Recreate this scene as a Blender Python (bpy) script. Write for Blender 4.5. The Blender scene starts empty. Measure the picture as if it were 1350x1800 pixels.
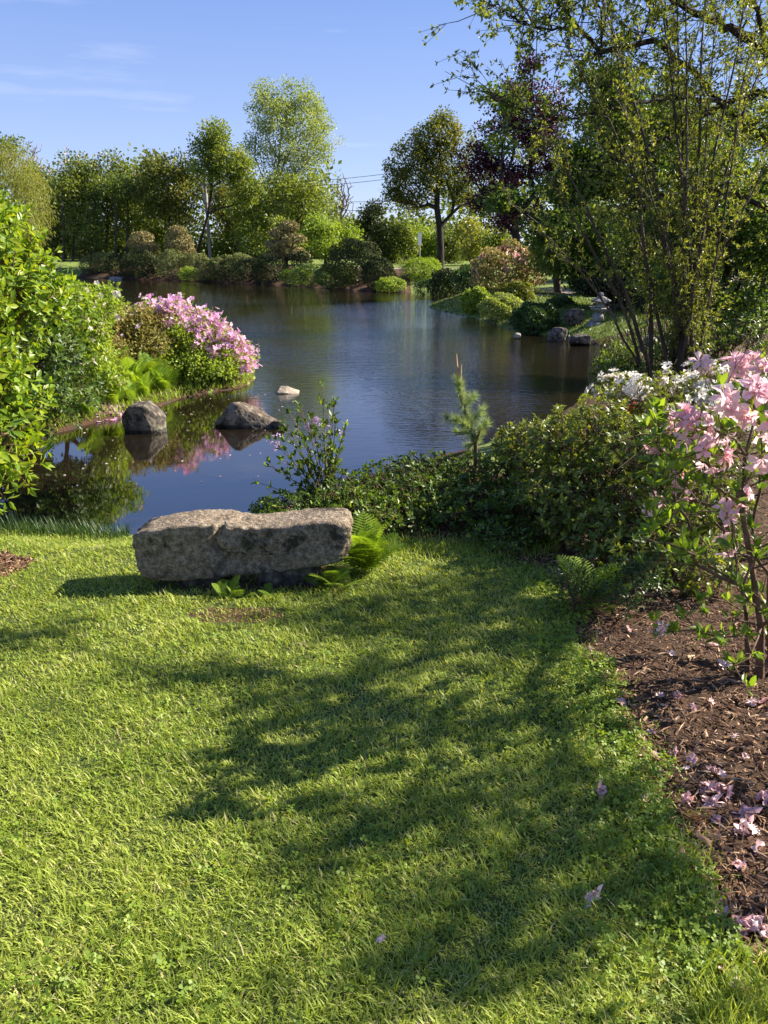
import bpy, math, random
import numpy as np
from mathutils import Vector, Matrix, noise as mnoise

random.seed(5)
rng = np.random.default_rng(11)
sc = bpy.context.scene
COL = sc.collection
R = math.radians

# ------------------------------------------------------------------ camera, sky, sun, exposure
EYE = np.array([0.0, 0.0, 1.6]); PITCH = R(18.8); FOC = 1352.0
cam_d = bpy.data.cameras.new('camera'); cam = bpy.data.objects.new('camera', cam_d); COL.objects.link(cam)
cam.location = EYE; cam.rotation_euler = (R(90) - PITCH, 0, 0)
cam_d.sensor_fit = 'VERTICAL'; cam_d.sensor_height = 24.0; cam_d.lens = 24.0 * FOC / 1800.0
cam_d.clip_start = 0.05; cam_d.clip_end = 3000
sc.camera = cam

SUN_EL, SUN_AZ = R(33), R(73)          # azimuth measured clockwise from +Y (the view direction)
SUN_DIR = np.array([math.sin(SUN_AZ) * math.cos(SUN_EL), math.cos(SUN_AZ) * math.cos(SUN_EL), math.sin(SUN_EL)])
sl = bpy.data.lights.new('sun', 'SUN'); sl.energy = 5.0; sl.angle = R(0.53); sl.color = (1.0, 0.91, 0.76)
so = bpy.data.objects.new('sun', sl); COL.objects.link(so)
so.rotation_euler = Vector(SUN_DIR).to_track_quat('Z', 'Y').to_euler(); so.location = (20, 5, 20)

W = bpy.data.worlds.new('World'); sc.world = W; W.use_nodes = True
wn = W.node_tree; wn.nodes.clear()
def N(nt, t, **kw):
    n = nt.nodes.new(t)
    for k, v in kw.items():
        if k.startswith('i_'): n.inputs[k[2:].replace('_', ' ')].default_value = v
        else: setattr(n, k, v)
    return n
sky = N(wn, 'ShaderNodeTexSky', sky_type='NISHITA', sun_disc=False, sun_elevation=SUN_EL, sun_rotation=SUN_AZ,
        altitude=1800, air_density=1.0, dust_density=0.0, ozone_density=3.0)
bg = N(wn, 'ShaderNodeBackground'); bg.inputs['Strength'].default_value = 0.082
out = N(wn, 'ShaderNodeOutputWorld')
# thin cirrus wisps: stretched noise on the sky dome, lightening the blue a little
tc = N(wn, 'ShaderNodeTexCoord'); mp = N(wn, 'ShaderNodeMapping'); mp.inputs['Scale'].default_value = (3.0, 3.0, 26.0)
mp.inputs['Rotation'].default_value = (0, R(3), 0); mp.inputs['Location'].default_value = (0.7, 0.35, 1.1)
ns = N(wn, 'ShaderNodeTexNoise'); ns.inputs['Scale'].default_value = 1.1; ns.inputs['Detail'].default_value = 6; ns.inputs['Roughness'].default_value = 0.55
rp = N(wn, 'ShaderNodeValToRGB'); rp.color_ramp.elements[0].position = 0.6; rp.color_ramp.elements[1].position = 0.86
rp.color_ramp.elements[1].color = (0.28, 0.28, 0.28, 1)
mx = N(wn, 'ShaderNodeMix', data_type='RGBA', blend_type='MIX'); mx.inputs[7].default_value = (5.0, 5.2, 5.6, 1)
tint = N(wn, 'ShaderNodeMix', data_type='RGBA', blend_type='MULTIPLY'); tint.inputs[0].default_value = 1.0
tint.inputs[7].default_value = (1.12, 0.97, 1.03, 1)
wl = wn.links.new
wl(tc.outputs['Generated'], mp.inputs[0]); wl(mp.outputs[0], ns.inputs['Vector']); wl(ns.outputs['Fac'], rp.inputs[0])
sepw = N(wn, 'ShaderNodeSeparateXYZ'); wl(tc.outputs['Generated'], sepw.inputs[0])
gr = N(wn, 'ShaderNodeValToRGB'); e_ = gr.color_ramp.elements; e_.new(.5); e_.new(.75)
for el_, (p_, c_) in zip(e_, [(0, (2.35, 2.75, 3.75)), (.1, (1.75, 2.35, 3.85)), (.26, (1.0, 1.65, 3.5)), (1, (.5, 1.0, 2.6))]): el_.position = p_; el_.color = tuple(v_ / 4 for v_ in c_) + (1,)
wl(sepw.outputs['Z'], gr.inputs[0])
g4 = N(wn, 'ShaderNodeMix', data_type='RGBA', blend_type='MULTIPLY'); g4.inputs[0].default_value = 1; g4.inputs[7].default_value = (4, 4, 4, 1); g4.clamp_result = False; wl(gr.outputs[0], g4.inputs[6])
bl = N(wn, 'ShaderNodeMix', data_type='RGBA'); bl.inputs[0].default_value = .75; wl(sky.outputs[0], tint.inputs[6]); wl(tint.outputs[2], bl.inputs[6]); wl(g4.outputs[2], bl.inputs[7])
wl(rp.outputs[0], mx.inputs[0]); wl(bl.outputs[2], mx.inputs[6])
wl(mx.outputs[2], bg.inputs[0]); wl(bg.outputs[0], out.inputs[0])
sc.view_settings.view_transform = 'Standard'; sc.view_settings.look = 'None'
sc.view_settings.exposure = 1.55; sc.view_settings.gamma = 1.0; sc.view_settings.use_curve_mapping = False
sc.cycles.max_bounces = 6; sc.cycles.diffuse_bounces = 3; sc.cycles.transmission_bounces = 4
sc.cycles.glossy_bounces = 3; sc.cycles.transparent_max_bounces = 4
sc.cycles.use_denoising = True

# ------------------------------------------------------------------ picture geometry
cP, sP = math.cos(PITCH), math.sin(PITCH)
def ray(px, py):
    v = (900 - py) / FOC
    return np.array([(px - 675) / FOC, cP + v * sP, v * cP - sP])
def at_y(px, py, Y):
    r = ray(px, py); return EYE + r * (Y / r[1])
def on_z(px, py, z):
    r = ray(px, py); return EYE + r * ((z - EYE[2]) / r[2])
def mpp(px, py, Y):                      # metres per photograph pixel at forward distance Y
    return Y / ray(px, py)[1] / FOC

# ------------------------------------------------------------------ terrain
WZ = -0.65
shore_px = [(-330, 925), (-120, 940), (0, 938), (120, 945), (240, 955), (420, 925), (520, 895), (620, 850), (760, 808), (880, 775),
            (990, 725), (1070, 672), (1105, 640), (1075, 614), (1030, 602), (960, 590), (905, 583), (850, 563), (790, 549), (748, 540),
            (775, 532), (830, 524), (800, 516), (740, 514), (700, 515), (600, 510), (500, 501), (400, 497), (300, 493), (200, 490), (120, 487),
            (40, 492), (-60, 500), (-150, 515), (-60, 540), (120, 565), (300, 590), (430, 628), (452, 655), (440, 680), (360, 692), (300, 706), (230, 733),
            (170, 742), (90, 765), (0, 800), (-160, 840), (-330, 865)]
SH = np.array([on_z(a, b, WZ)[:2] for a, b in shore_px])
def smooth_poly(P, it=2):
    for _ in range(it):
        Q = np.roll(P, -1, 0); P = np.stack([P * .75 + Q * .25, P * .25 + Q * .75], 1).reshape(-1, 2)
    return P
SH = smooth_poly(SH, 1)
def inside(poly, x, y):
    c = np.zeros(x.shape, bool); n = len(poly); j = n - 1
    for i in range(n):
        xi, yi = poly[i]; xj, yj = poly[j]
        if yi != yj:
            c ^= ((yi > y) != (yj > y)) & (x < (xj - xi) * (y - yi) / (yj - yi) + xi)
        j = i
    return c
def sdist(poly, x, y):
    d = np.full(x.shape, 1e9); n = len(poly)
    for i in range(n):
        a = poly[i]; b = poly[(i + 1) % n]; ab = b - a; L = ab @ ab + 1e-12
        t = np.clip(((x - a[0]) * ab[0] + (y - a[1]) * ab[1]) / L, 0, 1)
        d = np.minimum(d, (x - a[0] - t * ab[0]) ** 2 + (y - a[1] - t * ab[1]) ** 2)
    d = np.sqrt(d); return np.where(inside(poly, x, y), -d, d)
def wob(x, y, s, k=0):
    return (np.sin(x * s * 1.3 + 1.7 * k) * np.cos(y * s * 1.1 + k) + .6 * np.sin(x * s * 2.7 - y * s * 1.9 + k * 3)
            + .4 * np.cos(y * s * 4.1 + x * s * 3.3 + k)) / 2
def height(x, y):
    x = np.asarray(x, float); y = np.asarray(y, float)
    sd = sdist(SH, x, y)
    base = np.interp(y, [-20, 0.8, 5, 8, 14, 30, 46, 70, 120, 500], [0, 0, -.34, -.3, -.15, 0, .3, .55, .8, 3]) + 0.012 * wob(x, y, 1.2)
    base = base + np.clip(x - 9, 0, 40) * .03 * np.clip(y - 8, 0, 10) / 10 + .05 * wob(x, y, .25, 2) * np.clip(y / 30, 0, 1)
    bank = WZ + .03 + .3 * sd + .02 * wob(x, y, 3, 1)
    land = np.minimum(base, bank)
    bed = WZ - .04 + np.maximum(.3 * sd, -.7)
    return np.where(sd > 0, land, bed)
_grids = []
for x0, x1, y0, y1, st in ((-9, 6, -2, 16, .07), (-80, 40, 4, 90, .6)):
    ax_, ay_ = np.arange(x0, x1 + st, st), np.arange(y0, y1 + st, st); AX, AY = np.meshgrid(ax_, ay_)
    _grids.append((x0, x1, y0, y1, st, height(AX, AY)))
def gz(x, y):
    x = float(x); y = float(y)
    for x0, x1, y0, y1, st, G in _grids:
        if x0 < x < x1 - st and y0 < y < y1 - st:
            fx, fy = (x - x0) / st, (y - y0) / st; i, j = int(fx), int(fy); fx -= i; fy -= j
            return float((G[j, i] * (1 - fx) + G[j, i + 1] * fx) * (1 - fy) + (G[j + 1, i] * (1 - fx) + G[j + 1, i + 1] * fx) * fy)
    return float(height(np.array([x]), np.array([y]))[0])

def link(o): COL.objects.link(o); return o
def tag(o, label=None, cat=None, group=None, kind=None):
    if label: o['label'] = label
    if cat: o['category'] = cat
    if group: o['group'] = group
    if kind: o['kind'] = kind
    return o
def empty(name, loc, label, cat, group=None):
    o = bpy.data.objects.new(name, None); o.empty_display_size = .1; o.location = tuple(loc); link(o)
    return tag(o, label, cat, group)
def mesh_np(name, V, F, A=None, smooth=False):
    V = np.ascontiguousarray(V, np.float32); F = np.ascontiguousarray(F, np.int32)
    me = bpy.data.meshes.new(name); k = F.shape[1]
    me.vertices.add(len(V)); me.vertices.foreach_set('co', V.ravel())
    me.loops.add(F.size); me.loops.foreach_set('vertex_index', F.ravel())
    me.polygons.add(len(F)); me.polygons.foreach_set('loop_start', np.arange(0, F.size, k, dtype=np.int32))
    me.polygons.foreach_set('loop_total', np.full(len(F), k, np.int32))
    me.polygons.foreach_set('use_smooth', np.full(len(F), smooth, bool))
    if A is not None:
        a = me.attributes.new('rnd', 'FLOAT', 'POINT'); a.data.foreach_set('value', np.ascontiguousarray(A, np.float32))
    me.update(); me.validate(); return me
def obj(name, me, mat, parent=None, loc=(0, 0, 0), kind=None, label=None, cat=None, group=None):
    if mat is not None and not me.materials: me.materials.append(mat)
    o = bpy.data.objects.new(name, me); o.location = tuple(loc); link(o)
    if parent: o.parent = parent
    return tag(o, label, cat, group, kind)

# ------------------------------------------------------------------ materials
def mat(name):
    m = bpy.data.materials.new(name); m.use_nodes = True; m.node_tree.nodes.clear(); return m, m.node_tree
def ramp(nt, stops, interp='LINEAR'):
    r = N(nt, 'ShaderNodeValToRGB'); e = r.color_ramp.elements; r.color_ramp.interpolation = interp
    while len(e) < len(stops): e.new(0.5)
    for el, (p, c) in zip(e, stops): el.position = p; el.color = (*c, 1)
    return r
def leafmat(name, c1, c2, c3=None, trans=.35, rough=.45, spec=.35, tcol=1.35):
    m, nt = mat(name); L = nt.links.new
    at = N(nt, 'ShaderNodeAttribute', attribute_name='rnd'); oi = N(nt, 'ShaderNodeObjectInfo')
    gt = N(nt, 'ShaderNodeMath', operation='GREATER_THAN'); gt.inputs[1].default_value = .0005
    mf = N(nt, 'ShaderNodeMix', data_type='FLOAT')
    L(at.outputs['Fac'], gt.inputs[0]); L(gt.outputs[0], mf.inputs[0]); L(oi.outputs['Random'], mf.inputs[2]); L(at.outputs['Fac'], mf.inputs[3])
    r = ramp(nt, [(0.0, c1), (.6, c2), (1.0, c3 or c2)]); L(mf.outputs[0], r.inputs[0])
    p = N(nt, 'ShaderNodeBsdfPrincipled'); p.inputs['Roughness'].default_value = rough; p.inputs['Specular IOR Level'].default_value = spec
    L(r.outputs[0], p.inputs['Base Color'])
    tr = N(nt, 'ShaderNodeBsdfTranslucent')
    tm = N(nt, 'ShaderNodeMix', data_type='RGBA', blend_type='MULTIPLY'); tm.inputs[0].default_value = 1
    tm.inputs[7].default_value = (tcol * 1.25, tcol * 1.15, tcol * .45, 1) if c2[1] > c2[0] else (tcol, tcol * .9, tcol * .9, 1)
    L(r.outputs[0], tm.inputs[6]); L(tm.outputs[2], tr.inputs[0])
    ms = N(nt, 'ShaderNodeMixShader'); ms.inputs[0].default_value = trans
    L(p.outputs[0], ms.inputs[1]); L(tr.outputs[0], ms.inputs[2])
    o = N(nt, 'ShaderNodeOutputMaterial'); L(ms.outputs[0], o.inputs[0]); return m
def noisemat(name, stops, scale=8, detail=6, bump=.4, bscale=None, rough=.85, spec=.2, stretch=(1, 1, 1), coord='Object', dist=.05, rough_n=.6, extra=None, wet=None):
    m, nt = mat(name); L = nt.links.new
    tc = N(nt, 'ShaderNodeTexCoord'); mp = N(nt, 'ShaderNodeMapping'); mp.inputs['Scale'].default_value = stretch
    if coord == 'World':
        g = N(nt, 'ShaderNodeNewGeometry'); L(g.outputs['Position'], mp.inputs[0])
    else: L(tc.outputs[coord], mp.inputs[0])
    n1 = N(nt, 'ShaderNodeTexNoise'); n1.inputs['Scale'].default_value = scale; n1.inputs['Detail'].default_value = detail; n1.inputs['Roughness'].default_value = rough_n
    L(mp.outputs[0], n1.inputs['Vector'])
    r = ramp(nt, stops); L(n1.outputs['Fac'], r.inputs[0]); col = r.outputs[0]
    if extra:                                            # second layer: patches (lichen, moss, stains)
        sc2, lo, hi, c = extra
        n2 = N(nt, 'ShaderNodeTexNoise'); n2.inputs['Scale'].default_value = sc2; n2.inputs['Detail'].default_value = 8; n2.inputs['Roughness'].default_value = .7
        L(mp.outputs[0], n2.inputs['Vector']); r2 = ramp(nt, [(lo, (0, 0, 0)), (hi, (1, 1, 1))]); L(n2.outputs['Fac'], r2.inputs[0])
        mx = N(nt, 'ShaderNodeMix', data_type='RGBA'); L(r2.outputs[0], mx.inputs[0]); L(col, mx.inputs[6]); mx.inputs[7].default_value = (*c, 1); col = mx.outputs[2]
    p = N(nt, 'ShaderNodeBsdfPrincipled'); p.inputs['Roughness'].default_value = rough; p.inputs['Specular IOR Level'].default_value = spec
    L(col, p.inputs['Base Color'])
    if wet is not None:                                   # stone kept dark and glossy by the water up to its tide line
        gp_ = N(nt, 'ShaderNodeNewGeometry'); sz = N(nt, 'ShaderNodeSeparateXYZ'); L(gp_.outputs['Position'], sz.inputs[0])
        ad_ = N(nt, 'ShaderNodeMath', operation='MULTIPLY_ADD'); L(n1.outputs['Fac'], ad_.inputs[0]); ad_.inputs[1].default_value = -.05; L(sz.outputs['Z'], ad_.inputs[2])
        wr = N(nt, 'ShaderNodeMapRange'); wr.inputs['From Min'].default_value = wet; wr.inputs['From Max'].default_value = wet + .02; wr.inputs['To Min'].default_value = .3; wr.inputs['To Max'].default_value = 1
        L(ad_.outputs[0], wr.inputs['Value']); mw = N(nt, 'ShaderNodeVectorMath', operation='SCALE'); L(col, mw.inputs[0]); L(wr.outputs[0], mw.inputs['Scale']); L(mw.outputs[0], p.inputs['Base Color'])
        rr_ = N(nt, 'ShaderNodeMath', operation='MULTIPLY'); rr_.inputs[1].default_value = rough; L(wr.outputs[0], rr_.inputs[0]); L(rr_.outputs[0], p.inputs['Roughness'])
    nb = N(nt, 'ShaderNodeTexNoise'); nb.inputs['Scale'].default_value = bscale or scale * 3; nb.inputs['Detail'].default_value = 8; nb.inputs['Roughness'].default_value = .65
    L(mp.outputs[0], nb.inputs['Vector'])
    b = N(nt, 'ShaderNodeBump'); b.inputs['Strength'].default_value = bump; b.inputs['Distance'].default_value = dist
    L(nb.outputs['Fac'], b.inputs['Height']); L(b.outputs[0], p.inputs['Normal'])
    o = N(nt, 'ShaderNodeOutputMaterial'); L(p.outputs[0], o.inputs[0]); return m

M = {}
M['grass_ground'] = noisemat('turf soil', [(.3, (.035, .05, .012)), (.6, (.07, .10, .02)), (.8, (.10, .09, .04))], 9, 8, .6, 40, coord='World')
M['far_grass'] = noisemat('meadow grass', [(.3, (.10, .15, .03)), (.55, (.18, .23, .05)), (.75, (.24, .27, .07))], .7, 10, .8, 12, coord='World', dist=.1, rough_n=.7,
                          extra=(.22, .52, .62, (.08, .085, .035)))
M['mulch_soil'] = noisemat('mulch soil', [(.3, (.03, .017, .009)), (.55, (.095, .052, .029)), (.75, (.21, .125, .072))], 26, 9, 1, 60, coord='World', stretch=(1, 1, 1), dist=.03, rough_n=.75)
M['pond_bed'] = noisemat('pond silt', [(.3, (.02, .015, .01)), (.7, (.06, .04, .025))], 3, coord='World')
M['path'] = noisemat('gravel path', [(.3, (.22, .18, .15)), (.7, (.36, .30, .26))], 5, 8, .4, 60, coord='World')
M['bark'] = noisemat('grey brown bark', [(.3, (.035, .026, .02)), (.6, (.10, .078, .06)), (.8, (.17, .145, .12))], 7, 8, .9, 20, stretch=(1, 1, .2), dist=.03)
M['dark_bark'] = noisemat('dark bark', [(.3, (.014, .011, .009)), (.7, (.055, .042, .034))], 7, 8, .9, 20, stretch=(1, 1, .25), dist=.03)
M['pale_bark'] = noisemat('pale bark', [(.3, (.14, .12, .10)), (.7, (.30, .27, .24))], 7, 8, .5, 20, stretch=(1, 1, .2))
M['twig'] = noisemat('brown twig', [(.3, (.07, .04, .025)), (.7, (.20, .13, .085))], 18, 4, .3, 40)
M['granite'] = noisemat('lichened granite', [(.33, (.055, .041, .027)), (.46, (.18, .138, .096)), (.55, (.33, .265, .195)), (.70, (.58, .49, .39))], 34, 14, 1, 42, dist=.03, rough_n=.82,
                        extra=(4.5, .56, .62, (.05, .046, .028)))
M['granite_dark'] = noisemat('dark wet granite', [(.35, (.02, .017, .014)), (.5, (.085, .07, .056)), (.68, (.24, .20, .155))], 12, 10, .8, 26, rough=.7, dist=.03,
                             extra=(7, .56, .63, (.16, .15, .10)), wet=-.64)
M['boulder'] = noisemat('brown boulder', [(.35, (.035, .027, .02)), (.5, (.12, .094, .07)), (.68, (.32, .255, .19))], 9, 12, .8, 18, rough=.75, dist=.04,
                        extra=(9, .6, .66, (.04, .035, .03)), wet=-.64)
M['pale_boulder'] = noisemat('pale boulder', [(.3, (.20, .16, .12)), (.7, (.52, .43, .33))], 6, 10, .7, 22, dist=.04)
M['lantern_stone'] = noisemat('grey lantern stone', [(.3, (.14, .133, .122)), (.7, (.33, .315, .29))], 6, 10, .7, 24, dist=.02)
M['pole_wood'] = noisemat('weathered pole', [(.3, (.16, .135, .115)), (.7, (.32, .28, .25))], 3, 6, .4, 12, stretch=(1, 1, .1))
M['metal'] = noisemat('grey fittings', [(.3, (.2, .2, .2)), (.7, (.35, .35, .35))], 4, 4, .1, rough=.5)
M['wire'] = noisemat('black cable', [(.3, (.015, .015, .015)), (.7, (.03, .03, .03))], 4, 2, .1, rough=.6)
M['sign'] = noisemat('white sign paint', [(.3, (.7, .7, .68)), (.7, (.82, .82, .8))], 4, 4, .05, rough=.5)
def leafset(n, *a, **k): M[n] = leafmat(n.replace('_', ' '), *a, **k)
leafset('grass', (.15, .215, .022), (.36, .43, .075), (.52, .46, .24), trans=.42, rough=.5, tcol=1.4, spec=.3)
leafset('clover', (.10, .17, .016), (.19, .28, .025), (.27, .36, .05), trans=.35, rough=.5)
leafset('iris', (.03, .07, .018), (.06, .11, .025), trans=.3)
leafset('bright_leaf', (.10, .185, .018), (.19, .285, .022), (.30, .36, .03), trans=.42, rough=.4)
leafset('dark_leaf', (.025, .055, .012), (.05, .10, .018), (.09, .15, .025), trans=.3, rough=.35)
leafset('bush_leaf', (.035, .07, .012), (.065, .12, .017), (.13, .20, .03), trans=.32, rough=.45)
leafset('azalea_leaf', (.065, .085, .016), (.15, .19, .03), (.30, .34, .05), trans=.34, rough=.42, spec=.38)
leafset('pink_azalea_leaf', (.09, .16, .02), (.17, .27, .03), (.26, .35, .04), trans=.42, rough=.4)
leafset('bank_leaf', (.04, .075, .013), (.085, .145, .02), (.22, .30, .035), trans=.34, rough=.4)
leafset('olive_leaf', (.15, .16, .035), (.27, .25, .06), (.38, .27, .09), trans=.35)
leafset('lime_leaf', (.13, .21, .03), (.23, .32, .04), (.30, .38, .06), trans=.42)
leafset('fern', (.11, .19, .018), (.20, .31, .03), (.30, .42, .045), trans=.42, rough=.65, spec=.2)
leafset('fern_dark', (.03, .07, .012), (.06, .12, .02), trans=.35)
leafset('tree_green', (.06, .095, .022), (.13, .175, .036), (.22, .25, .055), trans=.38)
leafset('tree_fresh', (.10, .145, .03), (.17, .22, .045), (.25, .28, .065), trans=.42)
leafset('tree_pale', (.16, .22, .06), (.25, .31, .09), (.33, .36, .12), trans=.42)
leafset('tree_willow', (.15, .18, .035), (.24, .26, .055), (.30, .30, .08), trans=.42)
leafset('maple_leaf', (.075, .10, .02), (.15, .17, .03), (.27, .24, .05), trans=.35)
leafset('purple_leaf', (.022, .009, .014), (.06, .016, .025), (.22, .04, .05), trans=.25)
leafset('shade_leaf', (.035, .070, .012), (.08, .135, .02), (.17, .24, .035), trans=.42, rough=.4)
leafset('over_leaf', (.07, .11, .02), (.14, .19, .035), (.22, .25, .06), trans=.42, rough=.45)
leafset('olive_small', (.08, .10, .02), (.16, .19, .035), (.26, .28, .05), trans=.42)
leafset('bank_grass', (.05, .085, .015), (.12, .17, .028), (.22, .24, .05), trans=.35)
leafset('pine_needle', (.14, .135, .05), (.27, .24, .09), (.42, .32, .15), trans=.08, rough=.7, spec=.15)
leafset('young_pine', (.16, .23, .11), (.28, .37, .18), (.40, .48, .26), trans=.25)
leafset('dark_conifer', (.014, .026, .01), (.03, .05, .016), (.05, .08, .022), trans=.15)
leafset('mound', (.075, .10, .028), (.15, .17, .05), (.27, .27, .09), trans=.08, rough=.7, spec=.15)
leafset('dark_mound', (.025, .036, .012), (.05, .065, .018), (.09, .11, .028), trans=.08, rough=.7, spec=.15)
leafset('magenta', (.62, .30, .52), (.76, .44, .66), (.82, .58, .74), trans=.35, rough=.6, tcol=1.1)
leafset('pink_flower', (.84, .50, .56), (.90, .64, .68), (.93, .76, .79), trans=.5, rough=.6, tcol=1.05)
leafset('coral', (.70, .34, .22), (.78, .44, .34), (.82, .56, .46), trans=.35, tcol=1.05)
leafset('white_flower', (.78, .78, .70), (.88, .87, .80), (.90, .89, .85), trans=.5, rough=.55, tcol=1.0)
leafset('cream_flower', (.72, .60, .50), (.82, .74, .64), (.84, .80, .72), trans=.4, tcol=1.0)
leafset('lilac', (.42, .28, .50), (.55, .40, .62), trans=.35, tcol=1.05)
leafset('red_flower', (.42, .03, .02), (.6, .06, .04), trans=.3)
leafset('fallen', (.74, .46, .46), (.86, .62, .60), (.88, .74, .70), trans=.3, tcol=1.0)
leafset('candle', (.30, .19, .10), (.42, .28, .16), trans=.05)
leafset('chips', (.075, .040, .022), (.235, .13, .07), (.56, .38, .24), trans=.0, rough=.8, spec=.2)
leafset('needle_litter', (.28, .12, .04), (.36, .17, .06), trans=.1)

# water
m, nt = mat('pond water'); L = nt.links.new
g = N(nt, 'ShaderNodeNewGeometry')
mp1 = N(nt, 'ShaderNodeMapping'); mp1.inputs['Scale'].default_value = (1.1, 4.2, 1); mp1.inputs['Rotation'].default_value = (0, 0, R(-8))
n1 = N(nt, 'ShaderNodeTexNoise'); n1.inputs['Scale'].default_value = 2.2; n1.inputs['Detail'].default_value = 3
n2 = N(nt, 'ShaderNodeTexNoise'); n2.inputs['Scale'].default_value = 7.0; n2.inputs['Detail'].default_value = 2
n3 = N(nt, 'ShaderNodeTexNoise'); n3.inputs['Scale'].default_value = .22; n3.inputs['Detail'].default_value = 2
ad = N(nt, 'ShaderNodeMath', operation='ADD'); ad2 = N(nt, 'ShaderNodeMath', operation='MULTIPLY'); ad2.inputs[1].default_value = .45
L(g.outputs['Position'], mp1.inputs[0]); L(mp1.outputs[0], n1.inputs['Vector']); L(mp1.outputs[0], n2.inputs['Vector']); L(g.outputs['Position'], n3.inputs['Vector'])
L(n2.outputs['Fac'], ad2.inputs[0]); L(n1.outputs['Fac'], ad.inputs[0]); L(ad2.outputs[0], ad.inputs[1])
sep = N(nt, 'ShaderNodeSeparateXYZ'); L(g.outputs['Position'], sep.inputs[0])
# the wind reaches the open water and leaves the cove by the bench nearly still
c1 = N(nt, 'ShaderNodeMath', operation='MULTIPLY_ADD'); c1.inputs[1].default_value = 1.3; L(sep.outputs['X'], c1.inputs[0]); L(sep.outputs['Y'], c1.inputs[2])
mr = N(nt, 'ShaderNodeMapRange'); mr.inputs['From Min'].default_value = 7.5; mr.inputs['From Max'].default_value = 15; mr.inputs['To Min'].default_value = .012; mr.inputs['To Max'].default_value = .34
L(c1.outputs[0], mr.inputs['Value'])
r3 = N(nt, 'ShaderNodeMapRange'); r3.inputs['From Min'].default_value = .35; r3.inputs['From Max'].default_value = .65; r3.inputs['To Min'].default_value = .45; r3.inputs['To Max'].default_value = 1
L(n3.outputs['Fac'], r3.inputs['Value']); mm = N(nt, 'ShaderNodeMath', operation='MULTIPLY'); L(mr.outputs[0], mm.inputs[0]); L(r3.outputs[0], mm.inputs[1])
far = N(nt, 'ShaderNodeMapRange'); far.inputs['From Min'].default_value = 30; far.inputs['From Max'].default_value = 55; far.inputs['To Min'].default_value = 1; far.inputs['To Max'].default_value = .2
L(sep.outputs['Y'], far.inputs['Value']); m4 = N(nt, 'ShaderNodeMath', operation='MULTIPLY'); L(mm.outputs[0], m4.inputs[0]); L(far.outputs[0], m4.inputs[1])
bp = N(nt, 'ShaderNodeBump'); bp.inputs['Distance'].default_value = .05; L(ad.outputs[0], bp.inputs['Height']); L(m4.outputs[0], bp.inputs['Strength'])
p = N(nt, 'ShaderNodeBsdfPrincipled'); p.inputs['Roughness'].default_value = .02; p.inputs['IOR'].default_value = 2.4
p.inputs['Base Color'].default_value = (.011, .008, .0045, 1)
L(bp.outputs[0], p.inputs['Normal']); o = N(nt, 'ShaderNodeOutputMaterial'); L(p.outputs[0], o.inputs[0]); M['water'] = m

# ------------------------------------------------------------------ ground sheets
def seq(*parts):
    o = []
    for a, b, n in parts: o += list(np.linspace(a, b, n, endpoint=False))
    return o
gx = np.array([-900, -600, -400, -280, -200, -150] + seq((-120, -40, 32), (-40, -10, 36), (-10, -3, 36), (-3, 3.4, 88), (3.4, 10, 34), (10, 40, 36), (40, 120, 30)) + [120, 150, 200, 280, 400, 600, 900.])
gy = np.array(seq((-30, -2, 14), (-2, .6, 8), (.6, 7, 88), (7, 20, 60), (20, 50, 50), (50, 90, 36)) + [90, 95, 100, 110, 130, 160, 220, 320, 500, 900.])
X, Y = np.meshgrid(gx, gy); Zg = height(X, Y)
nx, ny = len(gx), len(gy)
VX = np.stack([X, Y, Zg], -1).reshape(-1, 3)
ii, jj = np.meshgrid(np.arange(nx - 1), np.arange(ny - 1)); q = (jj * nx + ii).ravel()
FQ = np.stack([q, q + 1, q + 1 + nx, q + nx], 1)
FC = VX[FQ].mean(1)
mulch_px = [(640, 935), (760, 955), (880, 975), (955, 1000), (1000, 1060), (1015, 1130), (1058, 1190), (1115, 1290), (1150, 1390), (1200, 1490), (1215, 1590), (1265, 1700), (1330, 1760), (1480, 1790)]
def ground_pt(px, py):
    z = -.1
    for _ in range(12):
        p = on_z(px, py, z); z = gz(p[0], p[1])
    return np.array([p[0], p[1], z])
edge = np.array([ground_pt(a, b)[:2] for a, b in mulch_px])
mulch_poly = np.array(list(edge) + [(3.2, .9), (9, .5), (9, 9), (4, 9), (2.6, 7.5), (1.5, 6.9), (-.2, 6.2), (-1.0, 5.75)])
dirt_poly = np.array([ground_pt(a, b)[:2] for a, b in [(-60, 975), (10, 972), (60, 985), (40, 1005), (0, 1018), (-60, 1022)]])
worn_poly = np.array([ground_pt(a, b)[:2] for a, b in [(330, 1078), (400, 1066), (470, 1070), (520, 1085), (440, 1096), (360, 1092)]])
lawn_poly = np.array([(-6.5, -1.5), (2.0, -1.5), (2.0, 1.15)] + [tuple(e) for e in edge[::-1]] + [(-1.2, 5.9), (-6.5, 6.2)])
path_poly = np.array([(-4.5, 56.2), (6, 55.6), (14, 54.5), (24, 51), (24, 52.6), (14, 56.4), (6, 57.6), (-4.5, 58.2)])
path2 = np.array([at_y(a, b, y)[:2] for a, b, y in [(940, 512, 29), (1010, 516, 29), (1010, 511, 33), (950, 506, 33)]])
in_m = inside(mulch_poly, FC[:, 0], FC[:, 1]); in_l = inside(lawn_poly, FC[:, 0], FC[:, 1]) & ~in_m
sdf = sdist(SH, FC[:, 0], FC[:, 1]); in_w = sdf < -.02
in_d = (((FC[:, 0] > -1.2) & (FC[:, 0] < -.2) & (FC[:, 1] > 4.05) & (FC[:, 1] < 4.5)) | inside(dirt_poly, FC[:, 0], FC[:, 1]) | inside(worn_poly, FC[:, 0], FC[:, 1])) & ~in_m
in_p = (inside(path_poly, FC[:, 0], FC[:, 1]) | inside(path2, FC[:, 0], FC[:, 1])) & ~in_m
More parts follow.
